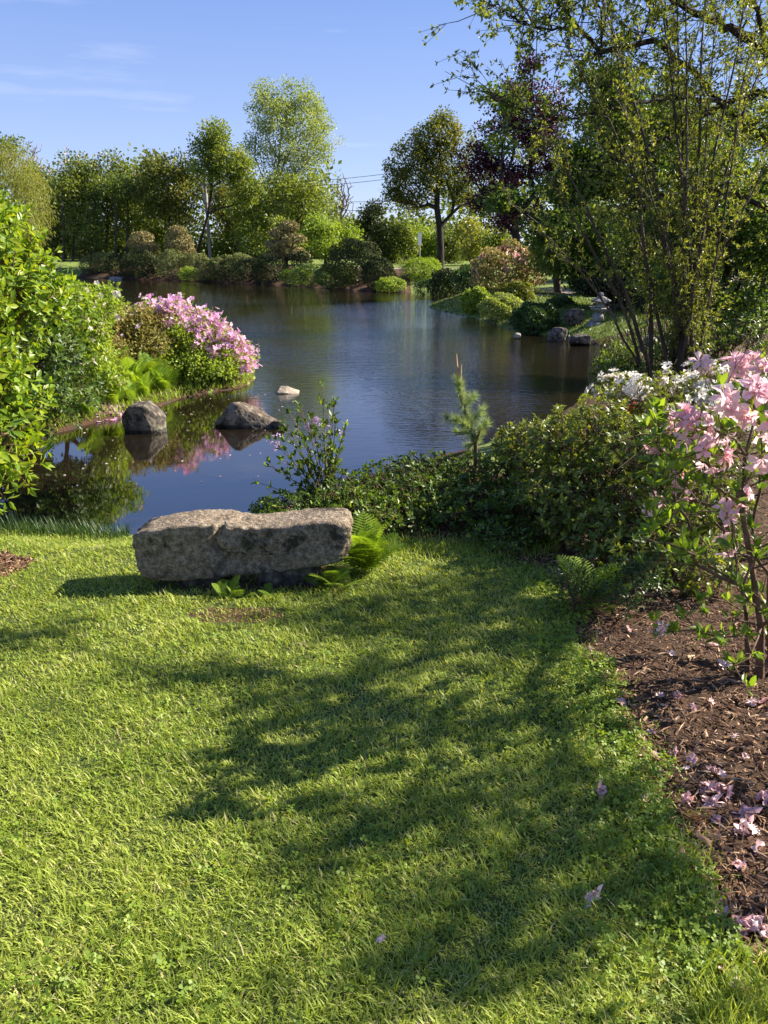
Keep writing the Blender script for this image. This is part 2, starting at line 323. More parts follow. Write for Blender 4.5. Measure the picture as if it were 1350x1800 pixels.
penin = (FC[:, 0] < 1) & (FC[:, 1] > 7.5) & (FC[:, 1] < 26) & (sdf > 0)
rbank = (FC[:, 0] > 2.2) & (FC[:, 1] > 6) & (FC[:, 1] < 20) & (sdf > 0)
farsh = (FC[:, 1] > 40) & (FC[:, 0] > -27) & (FC[:, 0] < 1.5) & (sdf > 0) & (sdf < 7)
cls = np.full(len(FQ), 0); cls[penin | rbank | farsh] = 2; cls[in_l] = 1; cls[in_m | in_d] = 2; cls[in_p] = 4; cls[in_w] = 3
for c, nm, mt in [(0, 'ground', 'far_grass'), (1, 'lawn', 'grass_ground'), (2, 'mulch_bed', 'mulch_soil'), (3, 'pond_bed', 'pond_bed'), (4, 'path', 'path')]:
    f = FQ[cls == c]; u, inv = np.unique(f, return_inverse=True)
    obj(nm, mesh_np(nm, VX[u], inv.reshape(-1, 4), smooth=True), M[mt], kind='structure')
# water sheet, running a little under the banks
wx = np.array([-70, -30, -12, -5, 0, 5, 12, 30, 40.]); wy = np.array([4.6, 7, 10, 16, 24, 40, 80.])
# outline grown outward from the shoreline so the sheet ends inside the banks
nrm = np.roll(SH, -1, 0) - np.roll(SH, 1, 0); nrm = np.stack([nrm[:, 1], -nrm[:, 0]], 1); nrm /= np.linalg.norm(nrm, axis=1)[:, None] + 1e-9
t = SH + nrm * .12
if sdist(SH, t[:, 0], t[:, 1]).mean() < 0: t = SH - nrm * .12
import bmesh
bm = bmesh.new(); vs = [bm.verts.new((a, b, WZ)) for a, b in t]; fc = bm.faces.new(vs)
if fc.normal.z < 0: fc.normal_flip()
bm.normal_update(); bmesh.ops.triangulate(bm, faces=bm.faces[:])
for f in bm.faces:
    if f.normal.z < 0: f.normal_flip()
me = bpy.data.meshes.new('water'); bm.to_mesh(me); bm.free(); obj('water', me, M['water'], kind='structure')

# ------------------------------------------------------------------ templates (triangles only)
def T(v, f): return np.array(v, float), np.array(f, int)
def leaf_t(rings, w=.22, fold=.06, droop=.12, pw=1.0):
    v = [(0, 0, 0)]; f = []; prev = None
    for k in range(1, rings + 1):
        s = k / (rings + 1); ww = w * math.sin(math.pi * s ** pw); z = -droop * s * s
        v += [(-ww, s, z + fold), (0, s, z), (ww, s, z + fold)]; b = len(v) - 3
        if prev is None: f += [(0, b + 1, b), (0, b + 2, b + 1)]
        else: f += [(prev, prev + 1, b + 1), (prev, b + 1, b), (prev + 1, prev + 2, b + 2), (prev + 1, b + 2, b + 1)]
        prev = b
    v.append((0, 1, -droop)); tp = len(v) - 1; f += [(prev, prev + 1, tp), (prev + 1, prev + 2, tp)]
    return T(v, f)
LEAF12 = leaf_t(3, .2, .05, .18); LEAF8 = leaf_t(2, .21, .05, .15); LEAF4 = leaf_t(1, .24, .07, .1)
LEAF2 = T([(0, 0, 0), (-.32, .45, .07), (.32, .5, .07), (0, 1, -.05)], [(0, 3, 1), (0, 2, 3)])
NARROW = T([(0, 0, 0), (-.10, .45, .02), (.10, .5, .02), (0, 1, -.08)], [(0, 3, 1), (0, 2, 3)])
BLADE = T([(-.5, 0, 0), (.5, 0, 0), (-.42, .55, .10), (.42, .55, .10), (0, 1, .42)], [(0, 1, 3), (0, 3, 2), (2, 3, 4)])
CHIP = T([(-.15, 0, 0), (.15, .02, .01), (.13, 1, .03), (-.12, .95, .02), (0, .5, .09)], [(0, 1, 4), (1, 2, 4), (2, 3, 4), (3, 0, 4)])
def flower_t():
    v = [(0, 0, -.25)]; f = []
    for k in range(5):
        a = k * 2 * math.pi / 5; 
        def P(r, da, z): return (r * math.cos(a + da), r * math.sin(a + da), z)
        b = len(v); v += [P(.28, -.34, 0.02), P(.28, .34, 0.02), P(.74, -.46, .12), P(.74, .46, .15), P(.62, 0, .04), P(1.0, 0, .0)]
        f += [(0, b, b + 4), (0, b + 4, b + 1), (b, b + 2, b + 4), (b + 1, b + 4, b + 3), (b + 2, b + 5, b + 4), (b + 4, b + 5, b + 3)]
    for k in range(4):
        a = k * 1.6 + .4; b = len(v); v += [(0.02, 0, -.1), (-.02, .02, -.1), (.5 * math.cos(a), .5 * math.sin(a), .62)]; f.append((b, b + 1, b + 2))
    return T(v, f)
FLOWER = flower_t()
def crumple(tp, amp, seed, flat=1.0):
    g_ = np.random.default_rng(seed); v = tp[0].copy(); v[1:] += g_.normal(size=v[1:].shape) * amp; v[:, 2] *= flat
    return v, tp[1]
FLOWERS = [crumple(FLOWER, .07, k) for k in range(4)]; WILTED = [crumple(FLOWER, .2, 10 + k, 1.3) for k in range(5)]
def flower_small():
    v = [(0, 0, -.2)]; f = []
    for k in range(5):
        a = k * 2 * math.pi / 5; b = len(v)
        v += [(.8 * math.cos(a - .5), .8 * math.sin(a - .5), .1), (.8 * math.cos(a + .5), .8 * math.sin(a + .5), .14), (1.0 * math.cos(a), 1.0 * math.sin(a), 0)]
        f += [(0, b, b + 2), (0, b + 2, b + 1)]
    return T(v, f)
FLOWER_S = flower_small()
def frond_t(n=15, arch=.35):
    v = []; f = []
    def c(s): return np.array([0, s * (1 - .12 * s), .42 * s - arch * 2.2 * s * s * .55])
    for k in range(n + 1):
        s = k / n; p = c(s); w = .006 * (1 - s) + .001; v += [tuple(p + (-w, 0, 0)), tuple(p + (w, 0, 0))]
        if k: b = len(v) - 4; f += [(b, b + 1, b + 3), (b, b + 3, b + 2)]
    for k in range(2, 19):
        s = k / 19; p = c(s); L_ = .27 * math.sin(math.pi * min(1, s * .93 + .1)) ** .8 + .01
        for sd in (-1, 1):
            b = len(v); d = np.array([sd * L_, L_ * .42, -.10 * L_]); w = np.array([0, .0125, 0])
            e = p + d
            # toothed pinna: three small wings instead of a plain blade
            v += [tuple(p - w * .6), tuple(p + w * .8), tuple(p + d * .45 - w * 1.25 + (0, 0, .004)), tuple(p + d * .5 + w * 1.5), tuple(e)]
            f += [(b, b + 3, b + 1), (b, b + 2, b + 3), (b + 2, b + 4, b + 3)]
    return T(v, f)
FROND = frond_t()
def clover_t():
    v = []; f = []
    for k in range(3):
        a = k * 2.094; b = len(v); c, s = math.cos(a), math.sin(a)
        for (x, y, z) in [(0, 0, 0), (-.42, .62, .06), (-.22, .98, .10), (.22, .98, .10), (.42, .62, .06)]: v.append((x * c - y * s, x * s + y * c, z))
        f += [(b, b + 2, b + 1), (b, b + 3, b + 2), (b, b + 4, b + 3)]
    return T(v, f)
CLOVER = clover_t()
def needles_t(n=9, spread=.7):
    v = []; f = []; r = random.Random(3)
    for k in range(n):
        a = k * 2.4; t_ = r.uniform(.25, 1) * spread; d = np.array([math.sin(t_) * math.cos(a), math.cos(t_), math.sin(t_) * math.sin(a)])
        sd = np.cross(d, (0.3, .2, 1)); sd /= np.linalg.norm(sd); b = len(v)
        v += [tuple(-sd * .026), tuple(sd * .026), tuple(d)]; f.append((b, b + 1, b + 2))
    return T(v, f)
NEEDLES = needles_t(); 

def unit(a): return a / (np.linalg.norm(a, axis=-1, keepdims=True) + 1e-12)
def frames(d, n):                     # rotation matrices: Y axis along d, Z axis near n
    d = unit(d); x = unit(np.cross(d, n)); z = np.cross(x, d); return np.stack([x, d, z], -1)
def rand_dirs(n, up=0.0, g=rng):
    v = g.normal(size=(n, 3)); v[:, 2] += up; return unit(v)
def bake(tp, P, Rm, S, A):
    v, f = tp; n = len(P); S = np.asarray(S, float)
    if S.ndim == 1: S = np.repeat(S[:, None], 3, 1)
    V = np.einsum('nij,nkj->nki', Rm, v[None] * S[:, None, :]) + P[:, None, :]
    F = (f[None] + (np.arange(n) * len(v))[:, None, None]).reshape(-1, 3)
    return V.reshape(-1, 3), F, np.clip(np.repeat(A, len(v)), .001, 1)
def join(parts):
    V = []; F = []; A = []; o = 0
    for v, f, a in parts:
        V.append(v); F.append(f + o); A.append(a); o += len(v)
    return np.concatenate(V), np.concatenate(F), np.concatenate(A)
def tubes(P0, P1, R0, R1, s=5):
    n = len(P0); d = unit(P1 - P0); ref = np.where(np.abs(d[:, 2:3]) > .9, [[1., 0, 0]], [[0, 0, 1.]])
    x = unit(np.cross(d, ref)); y = np.cross(d, x); an = np.arange(s) * 2 * np.pi / s
    ring = np.cos(an)[None, :, None] * x[:, None] + np.sin(an)[None, :, None] * y[:, None]
    e = d * 0.15 * R1[:, None]
    V = np.concatenate([P0[:, None] + ring * R0[:, None, None], (P1 + e)[:, None] + ring * R1[:, None, None]], 1)
    k = np.arange(s); k2 = (k + 1) % s
    f = np.concatenate([np.stack([k, k2, k2 + s], 1), np.stack([k, k2 + s, k + s], 1)])
    F = (f[None] + (np.arange(n) * 2 * s)[:, None, None]).reshape(-1, 3)
    return V.reshape(-1, 3), F, np.full(n * 2 * s, .5)
def polytube(pts, radii, s=7):
    pts = np.array(pts, float); r = np.array(radii, float); return tubes(pts[:-1], pts[1:], r[:-1], r[1:], s)

def grow(base, targets, trunk=None, r_tip=.01, r_max=.3, step=.8, bend=.25, expo=.5, g=rng, pen=.45):
    """Branch skeleton: each clump is joined to the nearest wood already grown."""
    base = np.array(base, float)
    if len(targets) == 0: targets = base[None] + np.array([[0, 0, .25]])
    nodes = [base]; par = [-1]
    if trunk is not None:
        for p in trunk: nodes.append(np.array(p, float)); par.append(len(nodes) - 2)
    pathlen = [0.0]
    for i in range(1, len(nodes)): pathlen.append(pathlen[par[i]] + np.linalg.norm(nodes[i] - nodes[par[i]]))
    cap = len(nodes) + int(len(targets) * 14) + 20
    NA = np.zeros((cap, 3)); NA[:len(nodes)] = nodes; PL = np.zeros(cap); PL[:len(nodes)] = pathlen; par += [0] * (cap - len(nodes)); n = len(nodes)
    order = np.argsort(np.linalg.norm(targets - base, axis=1)); tips = np.zeros(len(targets), int)
    for ti in order:
        t = targets[ti]; dv = NA[:n] - t; d = np.linalg.norm(dv, axis=1)
        cost = d + pen * PL[:n] + np.where(dv[:, 2] > 0, dv[:, 2] * .8, 0)
        b = int(np.argmin(cost)); k = max(1, min(9, int(math.ceil(d[b] / step)))); p0 = NA[b].copy(); pb = b
        sag = np.array([0, 0, bend * d[b] * .35]) + g.normal(size=3) * .06 * d[b]
        for q in range(1, k + 1):
            s = q / k; pt = p0 + (t - p0) * s + sag * math.sin(math.pi * s) * (1 if k > 1 else 0)
            NA[n] = pt; par[n] = pb; PL[n] = PL[pb] + np.linalg.norm(pt - NA[pb]); pb = n; n += 1
            if n >= cap - 1: break
        tips[ti] = pb
        if n >= cap - 10: break
    cnt = np.zeros(n); cnt[tips] += 1
    for i in range(n - 1, 0, -1): cnt[par[i]] += cnt[i]
    rad = np.clip(r_tip * np.maximum(cnt, 1) ** expo, r_tip, r_max)
    pr = np.array(par[1:n], int); return NA[:n], np.concatenate([[0], pr]).astype(int), rad, tips
def wood(sk, s=5, flare=True):
    Nn, pr, rad, _ = sk; i = np.arange(1, len(Nn)); R0 = np.minimum(rad[pr[i]], rad[i] * 1.6)
    if flare:
        R0 = R0.copy(); R0[pr[i] == 0] *= 1.35
    return tubes(Nn[pr[i]], Nn[i], R0, rad[i], s)

def sample_blobs(blobs, n, g=rng, shell=.45):
    """blobs: world ellipsoids (centre, radii). Points fill them, thicker towards the outside."""
    w = np.array([np.prod(b[1]) ** (2 / 3) for b in blobs]); w /= w.sum(); out = []
    for (c, r), k in zip(blobs, np.maximum(1, (w * n).round().astype(int))):
        d = rand_dirs(k, 0, g); rr = g.random(k) ** shell; out.append(np.array(c) + d * np.array(r) * rr[:, None])
    return np.concatenate(out)
def PB(*specs):                       # (px, py, Y, radius in px across, radius in px up [, depth radius m])
    o = []
    for s in specs:
        px, py, Yd, rx, rz = s[:5]; m_ = mpp(px, py, Yd); ry = s[5] if len(s) > 5 else rx * m_ * .9
        o.append((at_y(px, py, Yd), np.array([rx * m_, ry, rz * m_])))
    return o
def clump_leaves(C, per, rc, size, tp, up=.35, g=rng, hang=0.0, flat=1.0, dirout=None):
    n = len(C) * per; idx = np.repeat(np.arange(len(C)), per)
    off = g.normal(size=(n, 3)); off = unit(off) * (g.random(n) ** .45)[:, None] * rc; off[:, 2] *= flat
    P = C[idx] + off; d = unit(off + g.normal(size=(n, 3)) * rc * .7) ; d[:, 2] -= hang; nn = rand_dirs(n, up * 3, g)
    cr = g.random(len(C)); A = np.clip(.55 * cr[idx] + .45 * g.random(n), .001, 1)
    return bake(tp, P, frames(d, nn), size * g.uniform(.65, 1.25, n), A)
def local(part, loc): v, f, a = part; return v - np.array(loc)[None], f, a

def tree(name, label, cat, base, blobs, n, per, rc, leaf, size, bark, tp=LEAF2, r_tip=.012, r_max=.25, step=.9, trunk=None, group=None,
         up=.35, hang=0., flat=.8, seed=1, shell=.45, sides=5, bend=.25, expo=.5, crown='crown', trunkname='trunk', extra=None, pen=.45):
    g = np.random.default_rng(seed)
    base = np.array(base, float); C = sample_blobs(blobs, n, g, shell); C = C[C[:, 2] > base[2] + .02]
    sk = grow(base, C, trunk, r_tip, r_max, step, bend, expo, g, pen)
    e = empty(name, base, label, cat, group)
    v, f, a = local(wood(sk, sides), base); obj(trunkname, mesh_np(trunkname, v, f, a, True), M[bark], e)
    if per:
        v, f, a = local(clump_leaves(C, per, rc, size, tp, up, g, hang, flat), base); obj(crown, mesh_np(crown, v, f, a), M[leaf], e)
    if extra:
        for (nm, leafm, tpx, sz, cnt, pred, kd) in extra:
            Q = C[pred(C)] if pred else C
            if len(Q) == 0: continue
            pts = Q[g.integers(0, len(Q), cnt)] + np.clip(g.normal(size=(cnt, 3)), -1.5, 1.5) * rc * .55
            v, f, a = local(bake(tpx, pts, frames(rand_dirs(cnt, .2, g), rand_dirs(cnt, .8, g)), sz * g.uniform(.7, 1.2, cnt), g.random(cnt)), base)
            obj(nm, mesh_np(nm, v, f, a), M[leafm], e, kind=kd)
    return e
def copy_thing(src, loc, rz, s, label, group=None):
    c = src.copy(); COL.objects.link(c); c.location = tuple(loc); c.rotation_euler = (0, 0, rz); c.scale = (s, s, s) if np.isscalar(s) else s
    c['label'] = label
    if group: c['group'] = group
    for ch in list(src.children):
        d = ch.copy(); COL.objects.link(d); d.parent = c
        for g2 in list(ch.children):
            e = g2.copy(); COL.objects.link(e); e.parent = d
    return c
def gp(px, Yd):                        # a point on the ground under picture column px at distance Yd
    x = at_y(px, 460, Yd)[0]; return np.array([x, Yd, gz(x, Yd)])

# ================================================================== FAR SHORE (left and centre)
far_blobs = []
gw = np.random.default_rng(77)
Cw = []
for k in range(430):
    px = gw.uniform(-260, 800); Yd = gw.uniform(92, 104); top = 300 + 30 * math.sin(px / 60.) + gw.uniform(-8, 22)
    if 585 < px < 640: top = 400
    if px > 640: top = 385
    py = gw.uniform(top, 470); Cw.append(at_y(px, py, Yd))
for k in range(220):
    px = gw.uniform(-260, 900); Cw.append(at_y(px, gw.uniform(405, 468), gw.uniform(90, 100)))
for k in range(330):
    px = gw.uniform(780, 1900); Yd = gw.uniform(80, 95); Cw.append(at_y(px, gw.uniform(330, 470), Yd))
v, f, a = clump_leaves(np.array(Cw), 80, 1.9, .55, LEAF2, g=gw)
obj('far_woodland', mesh_np('far_woodland', v, f, a), M['tree_green'], kind='stuff', label='mass of dense green woodland closing the view behind the far bank', cat='woodland')

b0 = gp(160, 82)
tA = tree('deciduous_tree', 'round topped green tree with a hint of red tips, left of the dark woodland gap', 'tree', b0,
     PB((160, 310, 82, 60, 36), (125, 350, 81, 48, 45), (200, 345, 81, 52, 50), (165, 400, 80, 75, 40), (190, 290, 83, 28, 18)), 120, 95, 1.05, 'tree_green', .30, 'bark', seed=2, r_max=.2,
     extra=[('red_tips', 'coral', LEAF2, .26, 90, lambda C: C[:, 2] > 8.8, 'stuff')], group='woodland trees along the far bank')
tB = tree('deciduous_tree', 'darker rounded tree with bare lower trunk behind the two cloud pruned pines', 'tree', gp(312, 80),
     PB((290, 300, 80, 45, 34), (325, 325, 79, 40, 38), (265, 345, 80, 36, 40), (300, 370, 80, 52, 30)), 90, 95, 1.0, 'maple_leaf', .28, 'bark', seed=3, r_max=.25, group='woodland trees along the far bank')
tC = tree('deciduous_tree', 'bright fresh green tree with a dark leaning trunk beside the utility pole', 'tree', gp(342, 76),
     PB((372, 240, 74, 30, 28), (385, 280, 74, 48, 30), (360, 300, 74, 26, 22), (415, 300, 75, 30, 24), (440, 340, 75, 28, 22)), 110, 95, .85, 'tree_fresh', .25, 'dark_bark',
     trunk=[at_y(352, 425, 76), at_y(366, 375, 75), at_y(372, 330, 75), at_y(376, 285, 75)], seed=4, r_max=.28, group='woodland trees along the far bank')
tD = tree('tall_tree', 'very tall pale green open crowned tree with several grey stems above the far bank', 'tree', gp(482, 84),
     PB((475, 172, 84, 42, 32), (545, 180, 84, 34, 32), (512, 168, 84, 30, 26), (510, 215, 84, 76, 36), (455, 245, 84, 32, 34), (565, 250, 84, 30, 38), (510, 275, 84, 64, 40), (500, 325, 84, 60, 30)), 290, 74, .85, 'tree_pale', .21, 'pale_bark',
     trunk=[at_y(483, 400, 84), at_y(486, 340, 84), at_y(490, 280, 84), at_y(495, 230, 84)], seed=5, r_max=.3, bend=.5, pen=.8)
# extra standing stems of the tall tree
tree('leafy_tree', 'broad fresh green tree filling in beneath the very tall pale tree', 'tree', gp(470, 80),
     PB((440, 370, 79, 50, 42), (500, 350, 80, 55, 40), (550, 345, 80, 34, 40), (475, 420, 78, 70, 32)), 130, 95, .95, 'tree_fresh', .27, 'bark', seed=6, r_max=.2)
tree('small_tree', 'low yellow green spreading tree beside the dark pruned pine mound', 'tree', gp(572, 64),
     PB((580, 400, 64, 46, 26), (548, 395, 64, 25, 24), (612, 415, 64, 26, 22), (575, 430, 63, 40, 18)), 80, 85, .6, 'lime_leaf', .19, 'bark', seed=7, r_max=.12)
tree('conifer_tree', 'dark blue green pine with layered boughs right of the bare pinkish tree', 'tree', gp(657, 66),
     PB((655, 375, 66, 24, 22), (640, 400, 66, 20, 18), (672, 410, 66, 26, 22), (655, 440, 66, 30, 16)), 75, 70, .6, 'dark_mound', .2, 'bark', seed=8, r_max=.14)
tree('bare_tree', 'bare pinkish grey tree against the sky between the tall tree and the pine', 'tree', gp(605, 88),
     PB((605, 330, 88, 20, 26), (605, 360, 88, 24, 24)), 110, 0, 1, 'tree_pale', .1, 'pale_bark', seed=9, r_tip=.022, r_max=.14, bend=.5)
tree('bare_tree', 'bare grey tree rising over the willow at the far left', 'tree', gp(60, 90),
     PB((60, 265, 90, 16, 26), (60, 300, 90, 22, 24)), 110, 0, 1, 'tree_pale', .1, 'pale_bark', seed=10, r_tip=.022, r_max=.14, bend=.5)
tree('willow_tree', 'pale yellow green weeping willow at the left edge of the far bank', 'tree', gp(15, 52),
     PB((10, 290, 52, 50, 32), (45, 330, 51, 40, 30), (60, 380, 50, 38, 34), (20, 410, 51, 50, 40), (-50, 350, 52, 60, 60)), 150, 110, .75, 'tree_willow', .22, 'bark', tp=NARROW, seed=11, r_max=.25, hang=1.1, flat=1.3)
tree('deciduous_tree', 'dark green leafy tree top just showing above the willow', 'tree', gp(-10, 78),
     PB((0, 262, 78, 34, 24), (-50, 300, 78, 60, 50)), 70, 90, 1.0, 'tree_green', .28, 'bark', seed=12, r_max=.2, group='woodland trees along the far bank')
for (px, Yd, s, rz, src, lb) in [
        (88, 84, .93, 2.0, tA, 'green tree directly right of the willow, leafy down to the ground'),
        (236, 86, .92, 1.1, tA, 'green tree standing behind between the red tipped tree and the darker rounded one'),
        (412, 88, .84, 4.0, tB, 'dark green tree filling behind the bright leaning tree'),
        (545, 90, .78, 3.0, tA, 'green tree low behind the right side of the tall pale tree')]:
    p = gp(px, Yd); copy_thing(src, p, rz, s, lb, 'woodland trees along the far bank')
# understory thicket trunks at the back of the left lawn
for k, px in enumerate([112, 128, 141, 168, 186, 203, 222]):
    p = gp(px, 78 + (k * 37 % 5)); top = at_y(px + (k * 13 % 9) - 4, 330, p[1])
    v, f, a = polytube([p, p * .5 + top * .5 + (.12, 0, 0), top], [.13, .10, .05]); 
    t_ = empty('tree_trunk', p, 'slender dark woodland trunk, %s of the row behind the far left lawn' % ['first', 'second', 'third', 'fourth', 'fifth', 'sixth', 'last'][k], 'tree', 'slender trunks in the woodland edge')
    obj('trunk', mesh_np('trunk', v - p, f, a, True), M['bark'], t_)
    C = sample_blobs([(top, np.array([1.3, 1.2, 1.2]))], 9, rng); v, f, a = clump_leaves(C, 60, .9, .26, LEAF2)
    obj('crown', mesh_np('crown', v - p, f, a), M['tree_green'], t_)

# sheared shrubs and pines along the water
def dome_shrub(name, label, cat, px, py, Yd, rx, rz, leaf, n=1400, size=.1, seed=1, group=None, ry=None, base_drop=.9, tp=LEAF2, rough_=.12, extra=None):
    """A clipped shrub: an uneven dense dome of small leaves on short stems."""
    g = np.random.default_rng(seed); m_ = mpp(px, py, Yd); c = at_y(px, py, Yd); r = np.array([rx * m_, ry or rx * m_ * .9, rz * m_])
    base = np.array([c[0], c[1], gz(c[0], c[1])])
    d = rand_dirs(n, .35, g); k = g.random(n)
    rdown = max(r[2], c[2] - base[2] + .05)
    bumps = 1 + rough_ * (np.sin(d[:, 0] * 5 + seed) * np.cos(d[:, 1] * 6 + seed * 2) + .6 * np.sin(d[:, 2] * 9 + d[:, 0] * 7 + seed))
    P = d * r * (bumps * (1 - .22 * k ** 2.2))[:, None]; P[:, 2] *= np.where(P[:, 2] < 0, rdown / r[2], 1); P = c + P; P = P[P[:, 2] > base[2]]; n = len(P); dd = unit(P - c)
    nn = unit(dd + g.normal(size=(n, 3)) * .33)
    e = empty(name, base, label, cat, group)
    v, f, a = local(bake(tp, P, frames(unit(np.cross(nn, rand_dirs(n, 0, g)) + dd * .5), nn), size * g.uniform(.6, 1.3, n), np.clip(.5 * g.random(n) + .5 * (bumps[:1].mean() * 0 + g.random(n)), 0, 1)), base)
    obj('foliage', mesh_np('foliage', v, f, a), M[leaf], e, kind='stuff')
    C = c + rand_dirs(14, .3, g) * r * .7; C = C[C[:, 2] > base[2] + .03]
    sk = grow(base, C, None, .012, .06, .5, .1, .5, g); v, f, a = local(wood(sk, 4), base); obj('stems', mesh_np('stems', v, f, a, True), M['bark'], e)
    if extra:
        nm, fm, sz, cnt, tpx = extra; d = rand_dirs(cnt, .8, g); P = c + d * r * 1.03; P = P[P[:, 2] > base[2] + .1]
        v, f, a = local(bake(tpx, P, frames(np.cross(unit(P - c), rand_dirs(len(P), 0, g)), unit(P - c + g.normal(size=(len(P), 3)) * .3)), sz * g.uniform(.7, 1.2, len(P)), g.random(len(P))), base)
        obj(nm, mesh_np(nm, v, f, a), M[fm], e, kind='stuff')
    return e
def ywz(px, py): return on_z(px, py, WZ)[1]
G1 = 'sheared shrubs along the far shore'
for i, (px, py, Yd, rx, rz, lf, lb) in enumerate([
    (163, 467, 71, 20, 13, 'mound', 'leftmost clipped mound beside the bright far lawn'),
    (185, 462, 72, 24, 13, 'mound', 'second clipped mound from the left, brown tinged top'),
    (212, 470, 70, 24, 17, 'dark_mound', 'dark clipped mound below the left rounded pine'),
    (240, 472, 69, 26, 20, 'dark_mound', 'dark mound right under the left rounded pine'),
    (262, 474, 69, 24, 22, 'dark_mound', 'dark mound between the two rounded pines'),
    (304, 472, 67, 27, 24, 'mound', 'large domed mound in front of the taller rounded pine'),
    (333, 483, 66, 17, 10, 'lime_leaf', 'light green low bush at the water in front of the big dome'),
    (345, 462, 70, 22, 12, 'mound', 'clipped mound at the foot of the utility pole, left side'),
    (360, 472, 67, 16, 13, 'mound', 'small round mound right of the light green low bush'),
    (382, 470, 67, 15, 12, 'mound', 'small round mound below the utility pole'),
    (365, 487, 65, 20, 8, 'olive_leaf', 'grey green low bush trailing into the water'),
    (398, 461, 70, 13, 9, 'mound', 'small clipped mound right of the utility pole'),
    (422, 461, 68, 22, 11, 'mound', 'brown topped clipped mound midway along the far shore'),
    (405, 483, 63, 26, 12, 'dark_mound', 'low dark green mass at the water midway along the shore'),
    (440, 478, 62, 30, 18, 'dark_mound', 'dark clipped mound left of the layered pine'),
    (475, 480, 58, 30, 20, 'dark_mound', 'dark mound under the left side of the layered pine'),
    (518, 485, 55, 24, 9, 'bank_leaf', 'small green bush at the water under the layered pine'),
    (545, 487, 53, 32, 16, 'bank_leaf', 'low green mound between the layered pine and the big dark dome'),
    (530, 462, 58, 16, 14, 'dark_mound', 'small dark mound behind the layered pine'),
    (625, 468, 50, 46, 34, 'dark_mound', 'biggest dark dome on the shore below the yellow green tree'),
    (665, 482, 49, 26, 20, 'dark_mound', 'dark rounded shrub right of the biggest dome'),
    (590, 487, 49, 34, 16, 'bank_leaf', 'low dark green shrub in front of the biggest dome'),
    (686, 502, 46, 25, 10, 'lime_leaf', 'yellow green low shrub at the water near the cove'),
    ]):
    Ys = ywz(px, np.interp(px, [120, 200, 300, 400, 500, 600, 700], [487, 490, 493, 497, 501, 510, 515]))
    Yd = Ys + (.62 * rx * mpp(px, py, Ys)) + max(0, 474 - py) * .16
    dome_shrub('shrub', lb, 'shrub', px, py, Yd, rx * 1.1, rz * 1.3, lf, n=int(1300 + rx * rz * 6), size=.105, seed=20 + i, group=G1, rough_=.10)
# rounded pines: stacked pads
def cloud_pine(label, px, base_py, Yd, pads, leafm, seed):
    g = np.random.default_rng(seed); base = gp(px, Yd); e = empty('cloud_pruned_pine', base, label, 'pine tree', 'cloud pruned pines')
    tops = [at_y(a, b, Yd + dy) for a, b, rx, rz, dy in pads]
    sk = grow(base, np.array(tops), [at_y(px + 2, base_py - 12, Yd), at_y(px - 2, base_py - 30, Yd)], .05, .2, .7, .1, .45, g)
    v, f, a = local(wood(sk, 6), base); obj('trunk', mesh_np('trunk', v, f, a, True), M['bark'], e)
    for c, (a_, b_, rx, rz, dy) in zip(tops, pads):
        m_ = mpp(a_, b_, Yd); r = np.array([rx * m_, rx * m_ * .8, rz * m_]); n = int(260 + rx * rz * 6)
        d = rand_dirs(n, .25, g); P = c + d * r * (1 - .3 * g.random(n) ** 2)[:, None]
        v, f, a = local(bake(LEAF2, P, frames(unit(d + g.normal(size=(n, 3)) * .8), unit(d + (0, 0, .4))), .13 * g.uniform(.6, 1.3, n), g.random(n)), base)
        obj('needle_pad', mesh_np('needle_pad', v, f, a), M[leafm], e)
cloud_pine('left rounded cloud pruned pine with brown inner needles', 252, 460, 68,
           [(250, 417, 20, 9, 0), (245, 428, 22, 9, .3), (256, 438, 23, 9, -.3), (248, 450, 24, 10, 0), (262, 432, 16, 8, -.5)], 'pine_needle', 60)
cloud_pine('right and taller rounded cloud pruned pine beside the utility pole', 315, 470, 67.5,
           [(312, 406, 17, 8, 0), (314, 417, 22, 8, .2), (316, 429, 25, 9, -.2), (316, 442, 28, 9, 0), (318, 455, 28, 10, .1)], 'pine_needle', 61)
cloud_pine('layered cloud pruned pine with open boughs and dark trunk on the point', 502, 470, 57,
           [(508, 398, 17, 8, 0), (496, 410, 23, 8, .3), (516, 420, 22, 7, -.3), (488, 430, 22, 8, 0), (510, 442, 26, 8, .2), (526, 450, 18, 9, -.2), (484, 450, 20, 9, 0)], 'pine_needle', 62)

# utility poles, wires, sign
pb = gp(370, 78); e = empty('utility_pole', pb, 'tall weathered wooden utility pole leaning slightly behind the clipped mounds', 'utility pole')
pt = at_y(360, 318, 78)
v, f, a = polytube([pb, pt], [.17, .12], 10); obj('pole', mesh_np('pole', v - pb, f, a, True), M['pole_wood'], e)
def box(c, h, rz=0):
    v = np.array([(sx * h[0], sy * h[1], sz * h[2]) for sx in (-1, 1) for sy in (-1, 1) for sz in (-1, 1)], float)
    c_, s_ = math.cos(rz), math.sin(rz); v = np.stack([v[:, 0] * c_ - v[:, 1] * s_, v[:, 0] * s_ + v[:, 1] * c_, v[:, 2]], 1) + np.array(c)
    q_ = [(0, 1, 3, 2), (4, 6, 7, 5), (0, 4, 5, 1), (2, 3, 7, 6), (0, 2, 6, 4), (1, 5, 7, 3)]
    f = [t3 for a_, b_, c2, d_ in q_ for t3 in ((a_, b_, c2), (a_, c2, d_))]
    return v, np.array(f), np.full(8, .5)
v, f, a = box(pt - pb + (0, -.1, -.35), (.55, .05, .06)); obj('crossarm', mesh_np('crossarm', v, f), M['pole_wood'], e)
